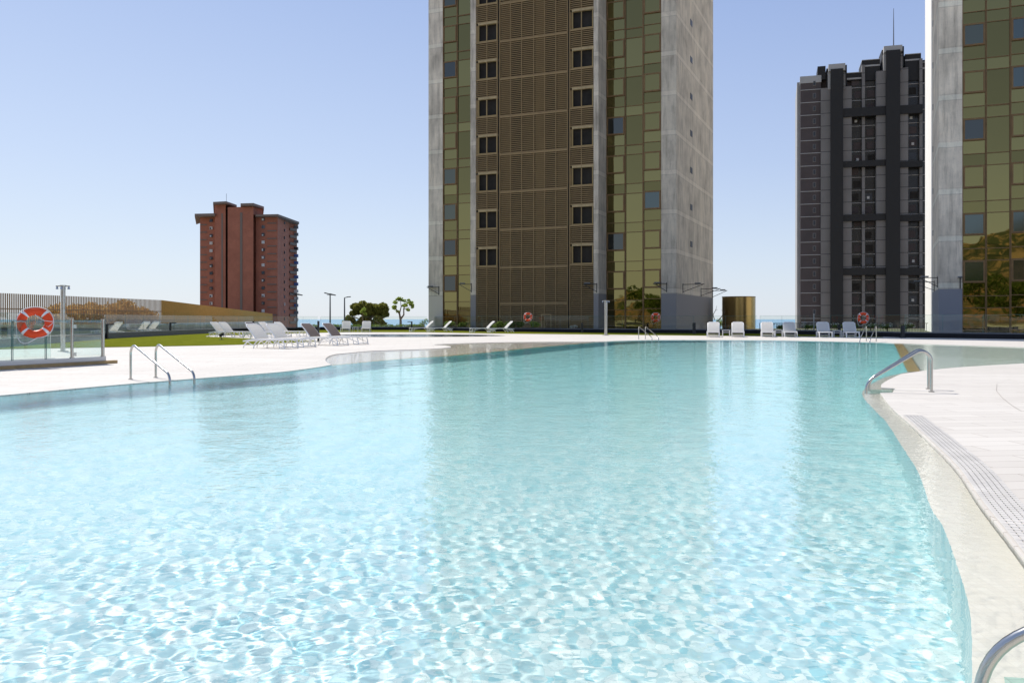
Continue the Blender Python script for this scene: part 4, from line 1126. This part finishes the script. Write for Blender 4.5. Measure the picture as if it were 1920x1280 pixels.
def shrub(px, py, rx, rz, Y, mat, label, seed, n=260, size=.07):
    rnd = random.Random(seed); x0 = AT(px, Y); t = thing('shrub', (x0, Y, 0), label, 'shrub', 'low shrubs behind the glass fence')
    s = Y/FOC; m = MB(); zc = ZAT(py, Y)
    for _ in range(5):
        q = (rnd.uniform(-.6,.6)*rx*s, rnd.uniform(-.4,.4), zc+rnd.uniform(-.5,.4)*rz*s); leaves(m, q, (rx*s*.5, rx*s*.5, rz*s*.6), n//5, size, rnd)
    m.build('foliage', mat, t)
    b = MB()
    for _ in range(4): b.tube([(rnd.uniform(-.1,.1), 0, 0), (rnd.uniform(-.4,.4)*rx*s, 0, zc)], [.03, .012], 5)
    b.build('stem', M['bark'], t)
srnd = random.Random(21)
names_ = {845:'round green shrub at the foot of the left gold glass strip', 868:'bright green shrub between the tower corner and the louvres', 935:'green shrub right of the loungers below the louvres', 955:'wide green shrub below the louvres',
          975:'tall bushy shrub left of the life ring by the louvres', 1003:'pale green shrub right of the life ring by the louvres'}
for px, lab in names_.items(): shrub(px, 608, 13, 6.5, F1.o.y+4 if False else 85.8 if px > 900 else 91.5, M['leaf_bush'] if px != 1003 else M['leaf_green'], lab, px, 420, .09)
shrub(795, 605, 8, 9, 104, M['leaf_bush'], 'low dark shrub against the left corner of the central tower', 31)
shrub(1350, 605, 11, 8, 104, M['leaf_green'], 'green shrub between the central tower and the brass drum', 32, 420, .09)
shrub(1078, 612, 9, 3.5, 84.5, M['leaf_white'], 'pale feathery plant at the right end of the louvres', 33, 200, .07)
# planting of flowering bushes before the dark high-rise, and a hedge in front of the sea
for i, (px, w) in enumerate(((1440,14),(1468,14),(1512,14),(1540,13),(1570,13),(1600,14),(1634,14),(1664,14),(1700,15))):
    shrub(px, 611.5, w, 4.5, 74-(px-1440)*.03, M['leaf_bush'], 'low flowering bush, %s of the bed before the dark high-rise' % ('leftmost','second from the left','third from the left','fourth from the left','middle one','fourth from the right','third from the right','second from the right','rightmost')[i], 40+i, 420, .07)
    rnd = random.Random(60+i); m = MB(); Yq = 73.6-(px-1440)*.03
    for _ in range(5):
        q = (AT(px+rnd.uniform(-10,10), Yq), Yq, ZAT(609+rnd.uniform(-2,3), Yq)); leaves(m, q, (.16,.1,.12), 16, .05, rnd)
    m.build('flower_cluster', M['leaf_white'], label='white blossom patch, %s from the left, before the dark high-rise' % ('first','second','third','fourth','fifth','sixth','seventh','eighth','ninth')[i], cat='flowers', group='white blossoms in the bed')
for i, px in enumerate((592, 628, 664, 700, 722, 742, 768, 786)):
    shrub(px, 611.5, 17, 4.5, 106, M['leaf_bush'], 'low coastal bush beyond the glass, %s, between lamp posts and tower' % ('first from the left','second from the left','third from the left','fourth from the left','fourth from the right','third from the right','second from the right','last on the right')[i], 80+i, 380, .09)
# dry hedge seen through the slats
rnd = random.Random(5); m = MB()
for k in range(34):
    u = k/33; Yh = 66+u*22; px = 70+u*215; hh = 1.7+min(1, k/7)*.75+.25*math.sin(k*1.3)+.2*math.sin(k*.55)+(.35 if 20 < k < 27 else 0)
    leaves(m, (AT(px, Yh)-1.2, Yh+2.5, hh*.5), (1.3, .9, hh*.5), 620, .16, rnd)
m.build('hedge', M['leaf_dry'], label='ochre hedge seen through the bronze slats on the left', cat='hedge', kind=None)
# bare branch by the tower
b = MB(); Yb = 101
for pts, rs in (([(1341,616),(1344,604),(1350,597),(1357,588),(1358,577)], [.09,.07,.055,.04,.015]), ([(1357,588),(1361,583)], [.03,.01]), ([(1340,600),(1337,590),(1342,581),(1344,573)], [.05,.04,.03,.01]), ([(1357,586),(1352,580)], [.025,.01]), ([(1342,582),(1346,580)], [.02,.01])):
    b.tube([(AT(x, Yb)-AT(1345, Yb), 0, ZAT(y, Yb)) for x, y in pts], rs, 7)
bt_ = thing('bare_tree', (AT(1345, Yb), Yb, 0), 'leafless pale branches between the central tower and the brass drum', 'tree'); b.build('branch', M['bark'], bt_, smooth=True)
# trees behind the viewer, mirrored in the gold glass
for i, (x, y, h, w) in enumerate((x_, y_, h_*1.3, w_) for x_, y_, h_, w_ in ((-52,-28,6,5),(-40,-40,7.5,5),(-30,-52,6,5),(-18,-46,7,6),(-6,-58,8,6),(6,-50,6,5),(16,-60,7,5),(-64,-14,6,5),(-76,2,7,5),(-10,-34,4.5,4),(28,-55,6,5))):
    rnd = random.Random(100+i); t = thing('tree', (x, y, 0), '%s leafy tree behind the viewer, mirrored in the gold glass' % ('tall dark','broad green','short green','dense dark','bushy green','rounded green','slim dark','low green','spreading green','small dark','far green')[i], 'tree', 'mirrored trees'); m = MB()
    for _ in range(16): leaves(m, (rnd.uniform(-.8,.8)*w, rnd.uniform(-.8,.8)*w, h*rnd.uniform(.35,.95)), (w*.42, w*.42, h*.2), 170, .34, rnd)
    m.build('crown', M['leaf_bush'] if i % 3 else M['leaf_pine'], t); MB().tube([(0,0,0), (.2,0,h*.4), (0,.1,h*.8)], [.25,.2,.08], 8).build('trunk', M['bark'], t)

# ---------------------------------------------------------------- brass drum and railing
Yd = 100.0; r = 31*Yd/FOC; t = thing('brass_drum', (AT(1393, Yd), Yd+r, 0), 'round brass-clad kiosk drum between the two towers', 'kiosk'); htop = ZAT(556.5, Yd)
MB().cyl(0, 0, 0, htop, r, 72).build('drum', M['brass'], t, smooth=True)
MB().cyl(0, 0, htop, htop+.08, r*1.01, 72).build('rim', M['bronze'], t, smooth=True)
Yf = 88; t = thing('metal_railing', (AT(1450, Yf), Yf, 0), 'black palisade railing behind the glass before the sea view', 'railing')
b = MB(); x0, x1 = AT(1424, Yf)-AT(1450, Yf), AT(1740, Yf)-AT(1450, Yf); n = 110
for i in range(n): x = x0+(x1-x0)*i/n; b.box(x-.018, x+.018, -.018, .018, 0, .80)
b.build('balusters', M['black'], t); MB().box(x0, x1, -.03, .03, .80, .85).build('top_rail', M['black'], t)
# door frame behind glass by the louvres, and mast
t = thing('garden_gate', (AT(1024, 84), 84, 0), 'slender brass gate frame standing right of the life ring at the louvres', 'gate')
b = MB(); w = 19*84/FOC; h = ZAT(589, 84)
b.box(-w/2, -w/2+.06, -.03, .03, 0, h); b.box(w/2-.06, w/2, -.03, .03, 0, h); b.box(-w/2+.06, w/2-.06, -.03, .03, h-.06, h); b.build('gate_frame', M['header'], t)
t = thing('garden_cross_post', (AT(1526, 70), 70, 0), 'thin white post with crossbar in the bed before the dark high-rise', 'post')
b = MB(); b.bar((0,0,0), (0,0,ZAT(588,70)), .05); b.bar((-1.0,0,ZAT(604,70)), (.7,0,ZAT(604,70)), .04); b.build('post', M['winwhite'], t)

# ---------------------------------------------------------------- bring everything to real size
done = set()
for o in bpy.data.objects:
    o.location = o.location*S
    if o.type == 'MESH' and o.data.name not in done:
        done.add(o.data.name); o.data.transform(Matrix.Scale(S, 4))
